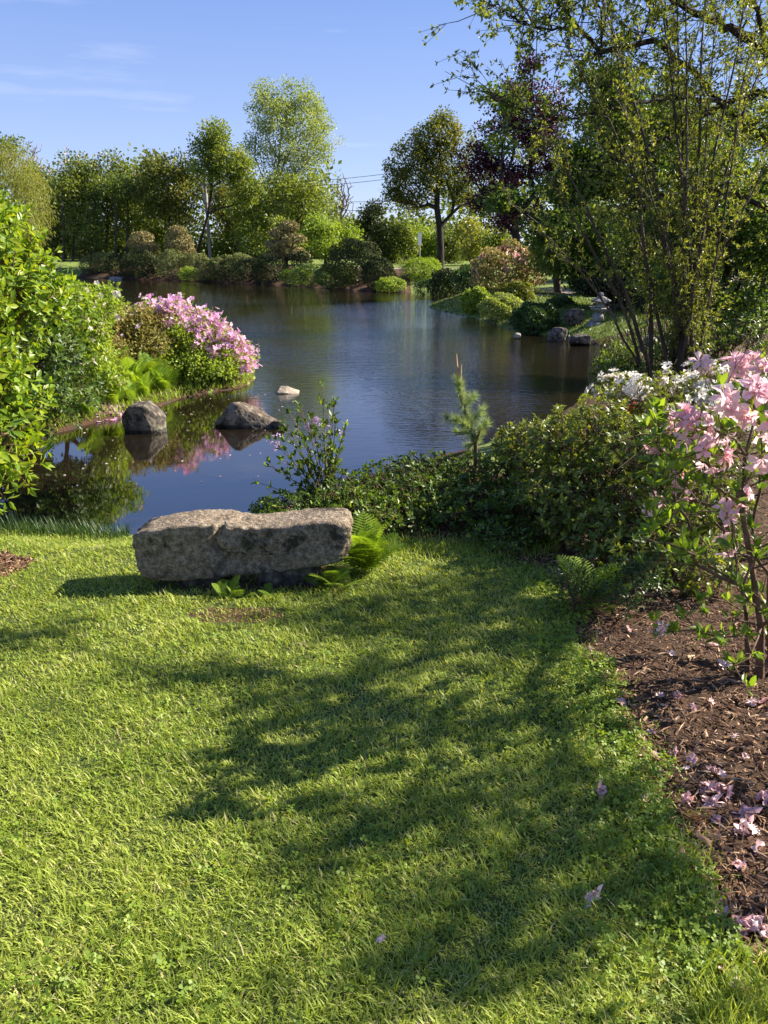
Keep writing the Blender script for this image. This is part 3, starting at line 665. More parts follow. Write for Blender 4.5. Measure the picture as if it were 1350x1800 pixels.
for dx in (-.5, .5):
    v, f, a = polytube([(0, 0, 0), (0, 0, .2)], [.05, .04], 8); obj('insulator', mesh_np('insulator', v, f), M['metal'], e, loc=pt - pb + (dx, -.1, -.29))
v, f, a = polytube([(0, 0, 0), (0, 0, .75)], [.2, .2], 10); obj('transformer', mesh_np('transformer', v, f, a, True), M['metal'], e, loc=pt - pb + (.05, -.34, -1.9))
def wire(p0, p1, sag, label, r=.018):
    s = np.linspace(0, 1, 26)[:, None]; P = p0 * (1 - s) + p1 * s; P[:, 2] -= sag * 4 * (s * (1 - s))[:, 0]
    o_ = p0; v, f, a = polytube(P, np.full(26, r), 4)
    w_ = obj('utility_wire', mesh_np('utility_wire', v - o_, f, a, True), M['wire'], loc=o_); tag(w_, label, 'power line', 'overhead wires from the utility pole')
wire(at_y(360, 322, 78), at_y(905, 268, 62), .7, 'uppermost overhead wire running right from the utility pole')
wire(at_y(360, 328, 78), at_y(905, 276, 62), .8, 'second overhead wire just under the uppermost one')
wire(at_y(361, 352, 78), at_y(905, 344, 62), .3, 'third overhead wire, crossing the bare pinkish tree high up')
wire(at_y(361, 366, 78), at_y(905, 356, 62), .4, 'lowest overhead wire, crossing the bare pinkish tree low down')
wire(at_y(360, 340, 78), at_y(-200, 375, 84), .5, 'overhead wire running left from the utility pole past the woodland')
p2 = gp(885, 62); e = empty('utility_pole', p2, 'short looking pale pole behind the coral azalea, right of the spreading maple', 'utility pole')
v, f, a = polytube([p2, at_y(884, 262, 62)], [.15, .11], 10); obj('pole', mesh_np('pole', v - p2, f, a, True), M['pole_wood'], e)
v, f, a = box(at_y(884, 268, 62) - p2, (.5, .05, .06)); obj('crossarm', mesh_np('crossarm', v, f), M['pole_wood'], e)
sp = gp(738, 58); e = empty('roadside_sign', sp, 'small white upright sign on a thin post left of the spreading maple', 'sign')
v, f, a = polytube([sp, at_y(738, 412, 58)], [.04, .04], 8); obj('post', mesh_np('post', v - sp, f, a, True), M['metal'], e)
v, f, a = box(at_y(738, 420, 57.9) - sp, (.13, .02, .42)); obj('sign_board', mesh_np('sign_board', v, f), M['sign'], e)

# ================================================================== COVE, CENTRE RIGHT
tree('spreading_maple', 'single spreading maple with a clear dark trunk standing by the cove', 'tree', gp(774, 48),
     PB((770, 225, 48, 40, 26), (735, 265, 48, 46, 34), (800, 262, 48, 38, 34), (700, 310, 48, 34, 30), (760, 310, 48, 50, 30), (815, 310, 48, 26, 34), (690, 345, 48, 24, 18), (735, 352, 48, 34, 16), (810, 350, 48, 22, 18)), 210, 85, .5, 'maple_leaf', .15, 'dark_bark',
     trunk=[at_y(775, 440, 48), at_y(773, 400, 48), at_y(768, 365, 48), at_y(770, 330, 48)], seed=30, r_tip=.014, r_max=.2, up=.6, step=.6, pen=.35)
tree('purple_maple', 'dark purple red leaved maple behind the green tree, its tip redder', 'tree', gp(925, 38),
     PB((940, 120, 38, 22, 20), (915, 165, 38, 40, 32), (965, 190, 38, 36, 34), (885, 215, 38, 42, 36), (945, 240, 38, 60, 40), (840, 285, 38, 42, 28), (890, 310, 38, 60, 34), (965, 300, 38, 50, 40), (860, 355, 38, 36, 24), (900, 380, 38, 46, 24)), 240, 95, .45, 'purple_leaf', .13, 'dark_bark',
     seed=31, r_tip=.012, r_max=.2, step=.6)
for i, (px, py, Yd, rx, rz, lf, nm, lb) in enumerate([
    (710, 415, 66, 24, 30, 'tree_fresh', 'young_tree', 'fresh green young tree left of the white sign'),
    (742, 425, 68, 22, 26, 'lime_leaf', 'young_tree', 'yellowish young tree directly behind the white sign'),
    (690, 430, 70, 22, 24, 'tree_green', 'young_tree', 'darker young tree at the left end of the meadow edge'),
    (830, 415, 64, 34, 26, 'tree_willow', 'young_tree', 'pale yellow green young tree right of the maple trunk'),
    (790, 425, 68, 30, 28, 'tree_green', 'young_tree', 'green young tree behind the maple trunk'),
    (872, 430, 58, 26, 22, 'tree_fresh', 'young_tree', 'bright young tree left of the pale pole')]):
    tree(nm, lb, 'tree', gp(px, Yd), PB((px, py, Yd, rx, rz), (px + 6, py + 20, Yd, rx * .9, rz * .7), (px - 6, py - 14, Yd, rx * .6, rz * .6)), 46, 75, .6, lf, .2, 'bark', seed=40 + i, r_max=.08, group='young trees along the meadow edge')
dome_shrub('leafy_clump', 'bright lime green leafy clump in full sun beside the maple trunk', 'shrub', 737, 474, 47, 30, 17, 'lime_leaf', 2200, .2, 50, tp=NARROW)
dome_shrub('leafy_clump', 'smaller bright lime green clump touching the left of the maple trunk', 'shrub', 757, 470, 47.5, 16, 14, 'lime_leaf', 1300, .2, 51, tp=NARROW)
dome_shrub('shrub', 'dark clipped bush on the cove bank below the maple', 'shrub', 790, 495, 42, 32, 20, 'dark_mound', 3200, .12, 52)
dome_shrub('shrub', 'dark green bush spreading right from the cove bank', 'shrub', 830, 490, 40, 36, 22, 'dark_leaf', 3200, .12, 53)
dome_shrub('shrub', 'low dark bush at the back of the cove water', 'shrub', 765, 503, 43, 34, 12, 'dark_leaf', 2200, .12, 54)
dome_shrub('coral_azalea', 'large azalea with coral pink blossom over bronze leaves beyond the grassy point', 'azalea', 893, 478, 33, 62, 42, 'olive_leaf', 7000, .12, 55, rough_=.2,
           extra=('blossoms', 'coral', .10, 230, FLOWER_S))
dome_shrub('shrub', 'yellow green shrub on the grassy point', 'shrub', 840, 530, 28.5, 24, 20, 'lime_leaf', 3000, .11, 56, rough_=.2)
dome_shrub('shrub', 'grey green fine leaved shrub between the yellow shrub and the dark clipped one', 'shrub', 885, 543, 26, 38, 24, 'tree_pale', 6000, .075, 57, rough_=.18)
dome_shrub('shrub', 'upright grey green shrub behind the fine leaved one', 'shrub', 912, 520, 28, 26, 22, 'olive_small', 3500, .085, 58, rough_=.18)
dome_shrub('shrub', 'dark green clipped shrub overhanging the water left of the lantern', 'shrub', 940, 562, 22.5, 42, 27, 'dark_leaf', 7000, .065, 59)
dome_shrub('shrub', 'dark low shrub behind the overhanging clipped one', 'shrub', 985, 545, 25, 30, 22, 'dark_leaf', 4000, .075, 63)
# ================================================================== ROCKS, LANTERN
def cube_sphere(n):
    v = []; f = []; idx = {}
    def vid(p):
        k = tuple(np.round(p, 6))
        if k not in idx: idx[k] = len(v); v.append(p)
        return idx[k]
    for ax in range(3):
        for sg in (-1, 1):
            for i in range(n):
                for j in range(n):
                    c = []
                    for a, b in ((i, j), (i + 1, j), (i + 1, j + 1), (i, j + 1)):
                        p = [0, 0, 0]; p[ax] = sg; p[(ax + 1) % 3] = math.tan((2 * a / n - 1) * math.pi / 4); p[(ax + 2) % 3] = math.tan((2 * b / n - 1) * math.pi / 4); c.append(vid(np.array(p, float)))
                    f.append(c if sg > 0 else c[::-1])
    V = np.array(v); return unit(V), np.array(f)
CS24, CS60 = cube_sphere(24), cube_sphere(60)
def fractal(P, scale, seed, octv=4, gain=.5):
    o = np.zeros(len(P)); a = 1
    for k in range(octv):
        o += a * np.array([mnoise.noise(Vector(p)) for p in P * scale * 2 ** k + seed * 7.3]); a *= gain
    return o
def rock_mesh(name, half, seed, planes=9, amp=.05, sharp=14, cs=None, box_=0.0, shape=None):
    g = np.random.default_rng(seed); d, f = cs or CS24
    nrm = rand_dirs(planes, .2, g); dist = g.uniform(.72, .98, planes)
    nrm = np.concatenate([nrm, np.eye(3), -np.eye(3)]); dist = np.concatenate([dist, np.full(6, .95 + box_)])
    dots = np.maximum(d @ nrm.T, 1e-3) / dist; r = 1 / (np.sum(dots ** sharp, 1) ** (1 / sharp))
    P = d * r[:, None]
    P = P * (1 + amp * fractal(P, 1.6, seed, 3))[:, None] * np.array(half)
    if shape: P = shape(P)
    P += unit(P) * (fractal(P, 9 / max(half), seed + 3, 3) * amp * .22 * max(half))[:, None]
    return mesh_np(name, P, f, None, True)
def boulder(label, px, py, Yd, wpx, hpx, seed, m_, depth=.8, rz=0., sink=.15, name='boulder', base_z=None, group=None, planes=9):
    s = mpp(px, py, Yd); hx, hz = wpx * s / 2, hpx * s / 2; c = at_y(px, py, Yd); bz = c[2] - hz
    me = rock_mesh(name, (hx, hx * depth, hz * (1 + sink)), seed, planes); o = obj(name, me, M[m_], loc=(c[0], c[1], c[2] - hz * sink))
    o.rotation_euler = (0, 0, rz); return tag(o, label, 'rock', group)

def wedge(P):           # high left-centre, sloping down to the right
    x = P[:, 0] / np.abs(P[:, 0]).max(); P = P.copy(); P[:, 2] = np.where(P[:, 2] > 0, P[:, 2] * np.interp(x, [-1, -.55, -.2, .35, 1], [.45, .95, 1.0, .72, .38]), P[:, 2]); return P
def hump(P):
    x = P[:, 0] / np.abs(P[:, 0]).max(); P = P.copy(); P[:, 2] = np.where(P[:, 2] > 0, P[:, 2] * np.interp(x, [-1, -.5, .1, .5, 1], [.55, .95, 1.0, .7, .3]), P[:, 2]); return P
def water_rock(label, x0, x1, ytop, ybase, Yd, seed, m_, shape, depth=.6):
    cx = (x0 + x1) / 2; s = mpp(cx, ybase, Yd); c = at_y(cx, ybase, Yd); top = at_y(cx, ytop, Yd)[2]
    hx = (x1 - x0) * s / 2 * 1.04; hz = top - WZ
    o = obj('boulder', rock_mesh('boulder', (hx, hx * depth, hz), seed, 8, .045, 34, CS60, shape=shape), M[m_], loc=(c[0], c[1], WZ)); return tag(o, label, 'rock', 'boulders standing in the pond')
def ywz(px, py): return on_z(px, py, WZ)[1]
water_rock('dark rounded boulder in the still water, left of the long sloping one', 218, 300, 706, 762, ywz(260, 757), 3, 'granite_dark', hump)
water_rock('long brown boulder sloping down to the right in the pond', 378, 492, 703, 752, ywz(430, 748), 8, 'boulder', wedge)
water_rock('small rounded stone at the right foot of the long sloping boulder', 474, 508, 738, 760, ywz(490, 752), 12, 'boulder', hump)
water_rock('smallest pale stone in the pond, farther out than the two dark boulders', 479, 526, 676, 693, ywz(503, 690), 14, 'pale_boulder', hump)
boulder('grey brown boulder at the waterline below the stone lantern, left one', 980, 588, 20.4, 34, 26, 21, 'granite_dark')
boulder('flat topped grey boulder at the waterline, right of the brown one', 1018, 596, 19.6, 38, 20, 22, 'granite_dark')
boulder('mossy boulder on the bank behind and left of the lantern', 1008, 556, 22, 34, 28, 23, 'granite_dark')
boulder('dark boulder half hidden under the tall shrub at the right bank', 1150, 606, 15.5, 60, 30, 24, 'granite_dark')
boulder('small pale stone in the shallows beside the dark clipped shrub', 910, 589, 21, 14, 8, 25, 'lantern_stone')
boulder('flat pale stone on the far shore under the clipped mounds', 205, 489, 66, 26, 6, 26, 'lantern_stone')
boulder('small white stone at the far waterline below the layered pine', 503, 497, 56.2, 9, 9, 27, 'pale_boulder')
boulder('low stone step at the back of the cove', 703, 512, 45, 14, 6, 28, 'lantern_stone')
boulder('flat stone edging the path right of the grey green shrub', 940, 520, 29, 50, 6, 29, 'granite_dark')
for i, (px, py) in enumerate([(395, 684), (205, 738), (330, 700), (150, 745)]):
    Yd = ywz(px, py) + .15
    boulder(['flat stone under the pink azalea at the waterline', 'pale flat stone on the left shore near the fallen petals', 'small stone on the shore beneath the ferns', 'leftmost flat stone on the left shore'][i], px, py, Yd, 30, 8, 30 + i, 'boulder')

# stone lantern of rough stacked stones
YL = 21.5; s = mpp(1052, 560, YL); lb = at_y(1052, 578, YL); e = empty('stone_lantern', (lb[0], lb[1], lb[2]), 'rustic grey lantern of stacked rough stones on the right bank', 'lantern')
def lpart(nm, px, py, w, h, seed, planes=7, depth=.85, shape=None, amp=.05):
    c = at_y(px, py, YL) - lb; obj(nm, rock_mesh(nm, (w * s / 2, w * s / 2 * depth, h * s / 2), seed, planes, amp, shape=shape), M['lantern_stone'], e, loc=c)
def taper_up(P):
    P = P.copy(); z = P[:, 2] / np.abs(P[:, 2]).max(); k = np.interp(z, [-1, 1], [1.05, .6]); P[:, 0] *= k; P[:, 1] *= k; return P
def taper_dn(P): 
    P = P.copy(); z = P[:, 2] / np.abs(P[:, 2]).max(); k = np.interp(z, [-1, 1], [.62, 1.05]); P[:, 0] *= k; P[:, 1] *= k; return P
lpart('base_stone', 1045, 571, 38, 18, 41, shape=taper_up)
lpart('stem_stone', 1052, 556, 26, 18, 42, shape=taper_up)
lpart('platform', 1054, 543.5, 33, 10, 43, shape=taper_dn)
lpart('fire_box', 1056, 536, 17, 9, 44, amp=.02)
lpart('roof_stone', 1056, 527, 40, 11, 45, shape=taper_up)
lpart('finial', 1056, 518.5, 12, 9, 46, shape=taper_up)

# ================================================================== RIGHT SIDE TREES
OV = []
# the mid green tree whose boughs reach left in front of the purple maple
tree('broadleaf_tree', 'dense dark green tree with layered boughs reaching left before the purple maple', 'tree', gp(1150, 25.5),
     PB((858, 165, 24, 18, 9), (890, 185, 24, 30, 10), (1010, 270, 24.5, 36, 30), (1075, 200, 25, 56, 50), (880, 255, 24, 20, 8), (1000, 330, 24.5, 46, 34), (1080, 300, 25, 80, 60), (900, 350, 23.5, 44, 18), (1000, 400, 24, 90, 34), (1120, 420, 24, 80, 40), (1180, 260, 25, 70, 80), (1060, 140, 25, 50, 30), (1060, 460, 24.5, 100, 30), (1230, 380, 25, 70, 60)), 470, 110, .5, 'shade_leaf', .12, 'dark_bark',
     seed=70, r_tip=.008, r_max=.2, step=.5, flat=.5, trunk=[at_y(1150, 480, 25.3), at_y(1145, 400, 25), at_y(1125, 320, 25), at_y(1105, 240, 25)])
tree('conifer_shrub', 'very dark yew like conifer mass behind the stone lantern', 'shrub', gp(1130, 22.5),
     PB((1100, 500, 23.5, 70, 26), (1190, 510, 22.5, 70, 36), (1050, 495, 24, 50, 22), (1150, 555, 22.5, 70, 30), (1250, 540, 21, 60, 50), (1090, 545, 23.5, 50, 30)), 300, 110, .38, 'dark_conifer', .10, 'dark_bark', seed=71, flat=.45)
for i, (px, py, Yd, rx, rz, lf, lb2) in enumerate([
    (985, 430, 31, 46, 44, 'tree_fresh', 'bright green small tree behind the coral azalea'),
    (1060, 470, 30, 50, 36, 'tree_green', 'green bushy tree behind the dark conifer mass'),
    (1180, 400, 34, 80, 60, 'over_leaf', 'sunlit green tree glowing behind the tall shrub stems'),
    (1310, 380, 32, 70, 80, 'tree_fresh', 'sunlit yellow green tree at the right edge behind the stems'),
    (1240, 470, 38, 60, 30, 'lime_leaf', 'low lime green bush in the sunny gap at right'),
    (1130, 200, 40, 90, 70, 'tree_green', 'taller green tree far behind the overhanging limbs'),
    (1290, 240, 42, 90, 70, 'tree_green', 'green tree far behind at the upper right'),
    (1390, 420, 30, 70, 90, 'tree_green', 'green tree at the right edge closing the sunny gap'),
    (1330, 350, 48, 110, 60, 'tree_fresh', 'fresh green tree in the distance beyond the right edge gap')]):
    tree('leafy_tree', lb2, 'tree', gp(px, Yd), PB((px, py, Yd, rx, rz), (px - rx * .5, py + rz * .5, Yd, rx * .6, rz * .6), (px + rx * .5, py - rz * .1, Yd, rx * .6, rz * .6)), 110, 95, .55, lf, .14, 'bark', seed=80 + i, r_max=.12)

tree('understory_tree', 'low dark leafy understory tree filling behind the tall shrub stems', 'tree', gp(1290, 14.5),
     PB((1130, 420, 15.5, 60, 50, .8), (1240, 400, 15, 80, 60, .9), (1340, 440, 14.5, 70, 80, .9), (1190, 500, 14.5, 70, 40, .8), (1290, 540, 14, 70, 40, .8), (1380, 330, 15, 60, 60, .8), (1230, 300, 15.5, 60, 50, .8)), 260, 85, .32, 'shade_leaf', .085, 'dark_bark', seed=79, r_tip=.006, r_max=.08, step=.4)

# tall multi-stemmed shrub with fine leaves, right foreground
def whorls(tips, axes, n, size, spread, tp, g, jitter=.15):
    """n leaves fanning round each twig tip"""
    k = len(tips); ax = np.repeat(unit(axes), n, 0); P = np.repeat(tips, n, 0)
    a = np.tile(np.arange(n) * 2 * np.pi / n, k) + np.repeat(g.random(k) * 6.28, n)
    ref = np.where(np.abs(ax[:, 2:3]) > .9, [[1., 0, 0]], [[0, 0, 1.]]); x = unit(np.cross(ax, ref)); y = np.cross(ax, x)
    sp = spread + g.normal(size=k * n) * .25
    rad = np.cos(a)[:, None] * x + np.sin(a)[:, None] * y
    d = ax * np.cos(sp)[:, None] + rad * np.sin(sp)[:, None] + g.normal(size=(k * n, 3)) * jitter
    return P + g.normal(size=P.shape) * size * .12, frames(d, ax + rad * -.1 + g.normal(size=P.shape) * .2), size * g.uniform(.65, 1.2, k * n)

tb = gp(1215, 8.2); tb[2] = gz(tb[0], tb[1])
g = np.random.default_rng(90)
tops = []
for (px, py, Yd) in [(985, 60, 7.6), (1040, -60, 7.8), (1090, 10, 8.4), (1130, -120, 8), (1165, -40, 8.3), (1190, -140, 8.4), (1215, -80, 8), (1245, 0, 8.5), (1270, -120, 8.2), (1330, -80, 8.2), (1375, 20, 8.4),
                     (930, 260, 7.4), (880, 345, 7.2), (905, 150, 7.4), (1020, 180, 8.6), (1420, 200, 8.3), (1300, 120, 7.9), (1080, 150, 7.5)]:
    tops.append(at_y(px, py, Yd))
e = empty('tall_shrub', tb, 'tall many stemmed shrub with thin grey stems and fine leaves, right foreground', 'shrub')
parts = []; twt = []; twd = []
for i, tp_ in enumerate(tops):
    b_ = tb + (g.normal() * .14, g.normal() * .12, 0); n = 12; s_ = np.linspace(0, 1, n)[:, None]
    lean = (tp_ - b_) * np.array([1, 1, 0]); P = b_ * (1 - s_) + tp_ * s_ - lean * (np.sin(np.pi * s_) * .16); P += np.cumsum(g.normal(size=(n, 3)) * .018, 0); P[0] = b_
    r0 = .012 + .012 * g.random(); rr = np.linspace(r0 * 1.3, .004, n); parts.append(polytube(P, rr, 6))
    for k in range(2, n - 1):
        for q_ in range(3):
            d = unit(unit(P[k + 1] - P[k]) * 1.0 + g.normal(size=3) * .45); L_ = g.uniform(.25, .75) * (1.1 - .5 * k / n)
            p0 = P[k] + (P[k + 1] - P[k]) * g.random(); p1 = p0 + d * L_; p1[2] += .06
            pm = (p0 + p1) / 2 + g.normal(size=3) * .03; parts.append(polytube([p0, pm, p1], [.004, .003, .0018], 3))
            for r_ in range(11): u = g.uniform(.15, 1.05); twt.append(p0 + (p1 - p0) * u + g.normal(size=3) * .03); twd.append(d + g.normal(size=3) * .5)
v, f, a = join(parts); obj('stems', mesh_np('stems', v - tb, f, a, True), M['bark'], e)
twt = np.array(twt); twd = np.array(twd)
u_ = twt - EYE; f_ = u_[:, 1] * cP - u_[:, 2] * sP; qx = 675 + FOC * u_[:, 0] / f_; qy = 900 - FOC * (u_[:, 1] * sP + u_[:, 2] * cP) / f_
open_ = ~((qx > 1000) & (qx < 1105) & (qy > 490)) & ~((qx < 1180) & (qy > 560)); twt = twt[open_]; twd = twd[open_]      # the shrub is bare low down on the lantern side
P_, R_, S_ = whorls(twt, twd, 4, .045, .75, NARROW, g); tw = T([(0, 0, 0), (-.17, .45, .03), (.17, .5, .03), (0, 1, -.08)], [(0, 3, 1), (0, 2, 3)])
v, f, a = bake(tw, P_, R_, S_, g.random(len(P_))); obj('foliage', mesh_np('foliage', v - tb, f, a), M['olive_small'], e, kind='stuff')

# big old tree right of the frame: its mossy limbs cross the upper right corner
ob = np.array([6.6, 9.2, 0.0]); ob[2] = gz(ob[0], ob[1]); g = np.random.default_rng(91)
e = empty('overhanging_tree', ob, 'large tree at the right edge, its dark limbs crossing the upper right sky', 'tree')
limbs = [
 ([(1395, 150, 9.2), (1350, 92, 9.2), (1303, 60, 9.0), (1257, 37, 8.8), (1183, 4, 8.6), (1120, -40, 8.4)], .085, .03),
 ([(1470, 250, 9.3), (1400, 190, 9.3), (1335, 163, 9.2), (1276, 181, 9.0), (1205, 222, 8.8), (1142, 260, 8.5), (1060, 300, 8.2)], .075, .02),
 ([(1500, 330, 9.5), (1400, 280, 9.4), (1313, 222, 9.2), (1268, 185, 9.1), (1215, 120, 9.0), (1150, 70, 8.8), (1057, 92, 8.6), (1009, 44, 8.4), (976, 0, 8.2), (950, -50, 8.1)], .08, .015),
 ([(1276, 181, 9.0), (1200, 170, 8.8), (1120, 178, 8.5), (1035, 202, 8.2), (998, 211, 8.0), (930, 200, 7.8), (870, 172, 7.7)], .035, .008),
 ([(1183, 4, 8.6), (1130, 60, 8.3), (1080, 88, 8.2), (1030, 100, 8.0)], .025, .008),
 ([(1400, 400, 9.2), (1320, 350, 9.0), (1240, 330, 8.8), (1160, 345, 8.5), (1090, 380, 8.3)], .05, .012),
 ([(1057, 92, 8.6), (1060, 30, 8.5), (1040, -20, 8.4)], .02, .008),
 ([(1009, 44, 8.4), (950, 52, 8.2), (900, 30, 8.1), (870, 5, 8.0)], .016, .005),
 ([(1350, 92, 9.2), (1330, 20, 9.3), (1300, -60, 9.2)], .05, .03),
 ([(1395, 150, 9.2), (1420, 40, 9.3), (1400, -80, 9.3)], .07, .04)]
parts = []; nodes = []
root = [ob, ob + (0, 0, 1.5), at_y(1500, 330, 9.5)]; parts.append(polytube(root, [.26, .2, .14], 10))
parts.append(polytube([ob + (0, 0, 1.5), at_y(1530, 220, 9.4), at_y(1470, 250, 9.3)], [.2, .14, .1], 8)); parts.append(polytube([at_y(1530, 220, 9.4), at_y(1395, 150, 9.2)], [.13, .09], 8))
parts.append(polytube([at_y(1500, 330, 9.5), at_y(1400, 400, 9.2)], [.1, .06], 8))
for pts, r0, r1 in limbs:
    W_ = np.array([at_y(*p_) for p_ in pts]); n = len(W_) * 5; t_ = np.linspace(0, len(W_) - 1, n); i_ = np.minimum(t_.astype(int), len(W_) - 2); fr = (t_ - i_)[:, None]
    Q = W_[i_] * (1 - fr) + W_[i_ + 1] * fr; K = np.array([.25, .5, .25])
    for _ in range(2): Q[1:-1] = Q[:-2] * .25 + Q[1:-1] * .5 + Q[2:] * .25
    Q += g.normal(size=Q.shape) * .012; parts.append(polytube(Q, np.linspace(r0, r1, n) * .66 * g.uniform(.85, 1.15, n), 8)); nodes += list(Q[3:])
nodes = np.array(nodes); pts = []; dirs_ = []
for k in range(440):
    p0 = nodes[g.integers(len(nodes))]; d = unit(g.normal(size=3) * (1, 1, .6) + (-.35, 0, .15)); L_ = g.uniform(.2, .75); p1 = p0 + d * L_ + (0, 0, .05)
    pm = (p0 + p1) / 2 + g.normal(size=3) * .05; parts.append(polytube([p0, pm, p1], [.006, .004, .002], 3))
    for q_ in range(3):
        s0 = pm + (p1 - pm) * g.random(); s1 = s0 + unit(d + g.normal(size=3) * .7) * g.uniform(.1, .3); parts.append(polytube([s0, s1], [.003, .0015], 3))
        pts += [s1, (s0 + s1) / 2, s0 * .7 + s1 * .3]; dirs_ += [s1 - s0] * 3
v, f, a = join(parts); obj('limbs', mesh_np('limbs', v - ob, f, a, True), M['dark_bark'], e)
pts = np.array(pts); P_, R_, S_ = whorls(pts, np.array(dirs_), 4, .050, .9, LEAF2, g, .3)
v, f, a = bake(LEAF4, P_, R_, S_, g.random(len(P_))); obj('crown', mesh_np('crown', v - ob, f, a), M['over_leaf'], e)

# garden trees on the right whose dappled shade falls over the lawn and bed
def shade_tree(label, base, blobs, n, per, seed, rc=.34):
    return tree('garden_tree', label, 'tree', (base[0], base[1], gz(base[0], base[1])), [(np.array(c), np.array(r)) for c, r in blobs], n, per, rc, 'over_leaf', .085, 'bark', seed=seed, r_tip=.008, r_max=.16, step=.45)
SH_ = []
for k, (px, py, h_, rx) in enumerate([(430, 1150, 3.2, .35), (590, 1190, 3.4, .35), (740, 1150, 3.5, .3), (700, 1250, 3.2, .3), (900, 1260, 3.4, .25), (860, 1350, 3.6, .25), (690, 1430, 3.3, .28), (560, 1500, 3.2, .25), (900, 1480, 3.3, .25), (760, 1580, 3.4, .25), (1000, 1600, 3.3, .25), (850, 1700, 3.2, .25), (600, 1760, 3.2, .25), (1060, 1450, 3.4, .2), (950, 1100, 3.3, .25), (90, 1080, 3.4, .3)]):
    p_ = on_z(px, py, -.1); SH_.append((p_ + SUN_DIR / SUN_DIR[2] * (h_ + .1), np.array([rx, rx * .42, .13])))
SH_.append((np.array([6.3, 5.6, 3.8]), np.array([.8, .7, .4])))
tree('garden_tree', 'garden tree beyond the right edge casting dapples over the lawn', 'tree', (7.0, 6.3, gz(7.0, 6.3)), SH_, 250, 13, .15, 'over_leaf', .075, 'bark', seed=101, r_tip=.004, r_max=.14, step=.4, trunk=[(6.9, 6.2, 1.2), (6.7, 6.0, 2.4)])

# ================================================================== LEFT SIDE PLANTS
CAMP = EYE
def split_parts(P_, R_, S_, e, base, mesh_leaf, matname, name='leaf', limit=300, rnd=None, tp=LEAF4, bulk='foliage', only=None, score=None):
    """the leaves nearest the viewer become parts, the rest one mass of real leaves"""
    d = np.linalg.norm(P_ - CAMP, axis=1)
    if score is None:
        v_ = P_ - CAMP; f_ = v_[:, 1] * cP - v_[:, 2] * sP; u_ = v_[:, 0] / f_; w_ = (v_[:, 1] * sP + v_[:, 2] * cP) / f_
        score = -S_ / d + np.where((np.abs(u_) < .5) & (np.abs(w_) < .665), 0, 10)
    o_ = np.argsort(score)[:limit]; rest = np.setdiff1d(np.arange(len(P_)), o_)
    for i in o_:
        ob_ = bpy.data.objects.new(name, mesh_leaf); COL.objects.link(ob_); ob_.parent = e
        m_ = np.eye(4); m_[:3, :3] = R_[i] * S_[i]; m_[:3, 3] = P_[i] - base; ob_.matrix_local = Matrix(m_.tolist())
    if len(rest):
        v, f, a = bake(tp, P_[rest], R_[rest], S_[rest], rng.random(len(rest)) if rnd is None else rnd[rest]); obj(bulk, mesh_np(bulk, v - base, f, a), M[matname], e, kind='stuff')
def single(tp, name, matname, smooth=True):
    me = mesh_np(name, tp[0], tp[1], None, smooth); me.materials.append(M[matname]); return me

def leafy_bush(label, base, blobs, n, leafm, size, seed, per_tip=6, spread=1.1, tp=LEAF4, bark='twig', name='leafy_shrub', cat='shrub', limit=300, pairs=5, r_max=.03, tiplen=.2, up=.5, r_tip=.003, group=None):
    """branching shrub whose twigs carry leaves in pairs along their length"""
    g = np.random.default_rng(seed); base = np.array(base, float); e = empty(name, base, label, cat, group)
    C = sample_blobs(blobs, n, g, .5); C = C[C[:, 2] > base[2] + .05]
    sk = grow(base, C, None, r_tip, r_max, .25, .25, .5, g); Nn, pr, rad, tips = sk
    cen = np.array([b[0] for b in blobs]).mean(0); out_ = unit(C - cen + (0, 0, .1)); ax = unit(out_ + (0, 0, up) + g.normal(size=C.shape) * .4)
    p1 = C + ax * tiplen; tw_ = tubes(C, p1, np.full(len(C), r_tip), np.full(len(C), r_tip * .5), 3)
    v, f, a = join([wood(sk, 4), tw_]); obj('stems', mesh_np('stems', v - base, f, a, True), M[bark], e)
    Ps = []; Ax = []
    for k in range(pairs): u = (k + .6) / pairs; Ps.append(C + ax * tiplen * u); Ax.append(ax)
    P_, R_, S_ = whorls(np.concatenate(Ps), np.concatenate(Ax), 2, size, spread, tp, g, .3)
    P2, R2, S2 = whorls(p1, ax, 3, size * .9, .5, tp, g, .2)
    P_ = np.concatenate([P_, P2]); R_ = np.concatenate([R_, R2]); S_ = np.concatenate([S_, S2])
    split_parts(P_, R_, S_, e, base, single(LEAF12 if limit else LEAF8, 'leaf', leafm), leafm, limit=limit, tp=tp)
    return e
leafy_bush('bright yellow green leafy shrub hanging in from the left edge nearest the viewer', (-2.75, 3.9, gz(-2.75, 3.9)),
    PB((-30, 410, 4.3, 50, 44, .4), (-5, 470, 4.2, 62, 50, .4), (25, 535, 4.2, 70, 40, .35), (-30, 600, 4.0, 70, 50, .4), (-70, 500, 4.3, 80, 100, .5)), 800, 'bright_leaf', .056, 111, pairs=4, tiplen=.13, tp=LEAF4)
leafy_bush('low sunlit spray of light green leaves at the left edge above the water', (-3.0, 3.7, gz(-3.0, 3.7)),
    PB((-20, 690, 3.6, 50, 34, .25), (20, 735, 3.6, 45, 24, .2), (-15, 800, 3.6, 50, 50, .2), (-50, 760, 3.6, 60, 80, .3)), 230, 'bright_leaf', .062, 112, pairs=4, tiplen=.14, tp=LEAF4)
dsb = at_y(30, 740, 9.6); dsb[2] = gz(dsb[0], dsb[1])
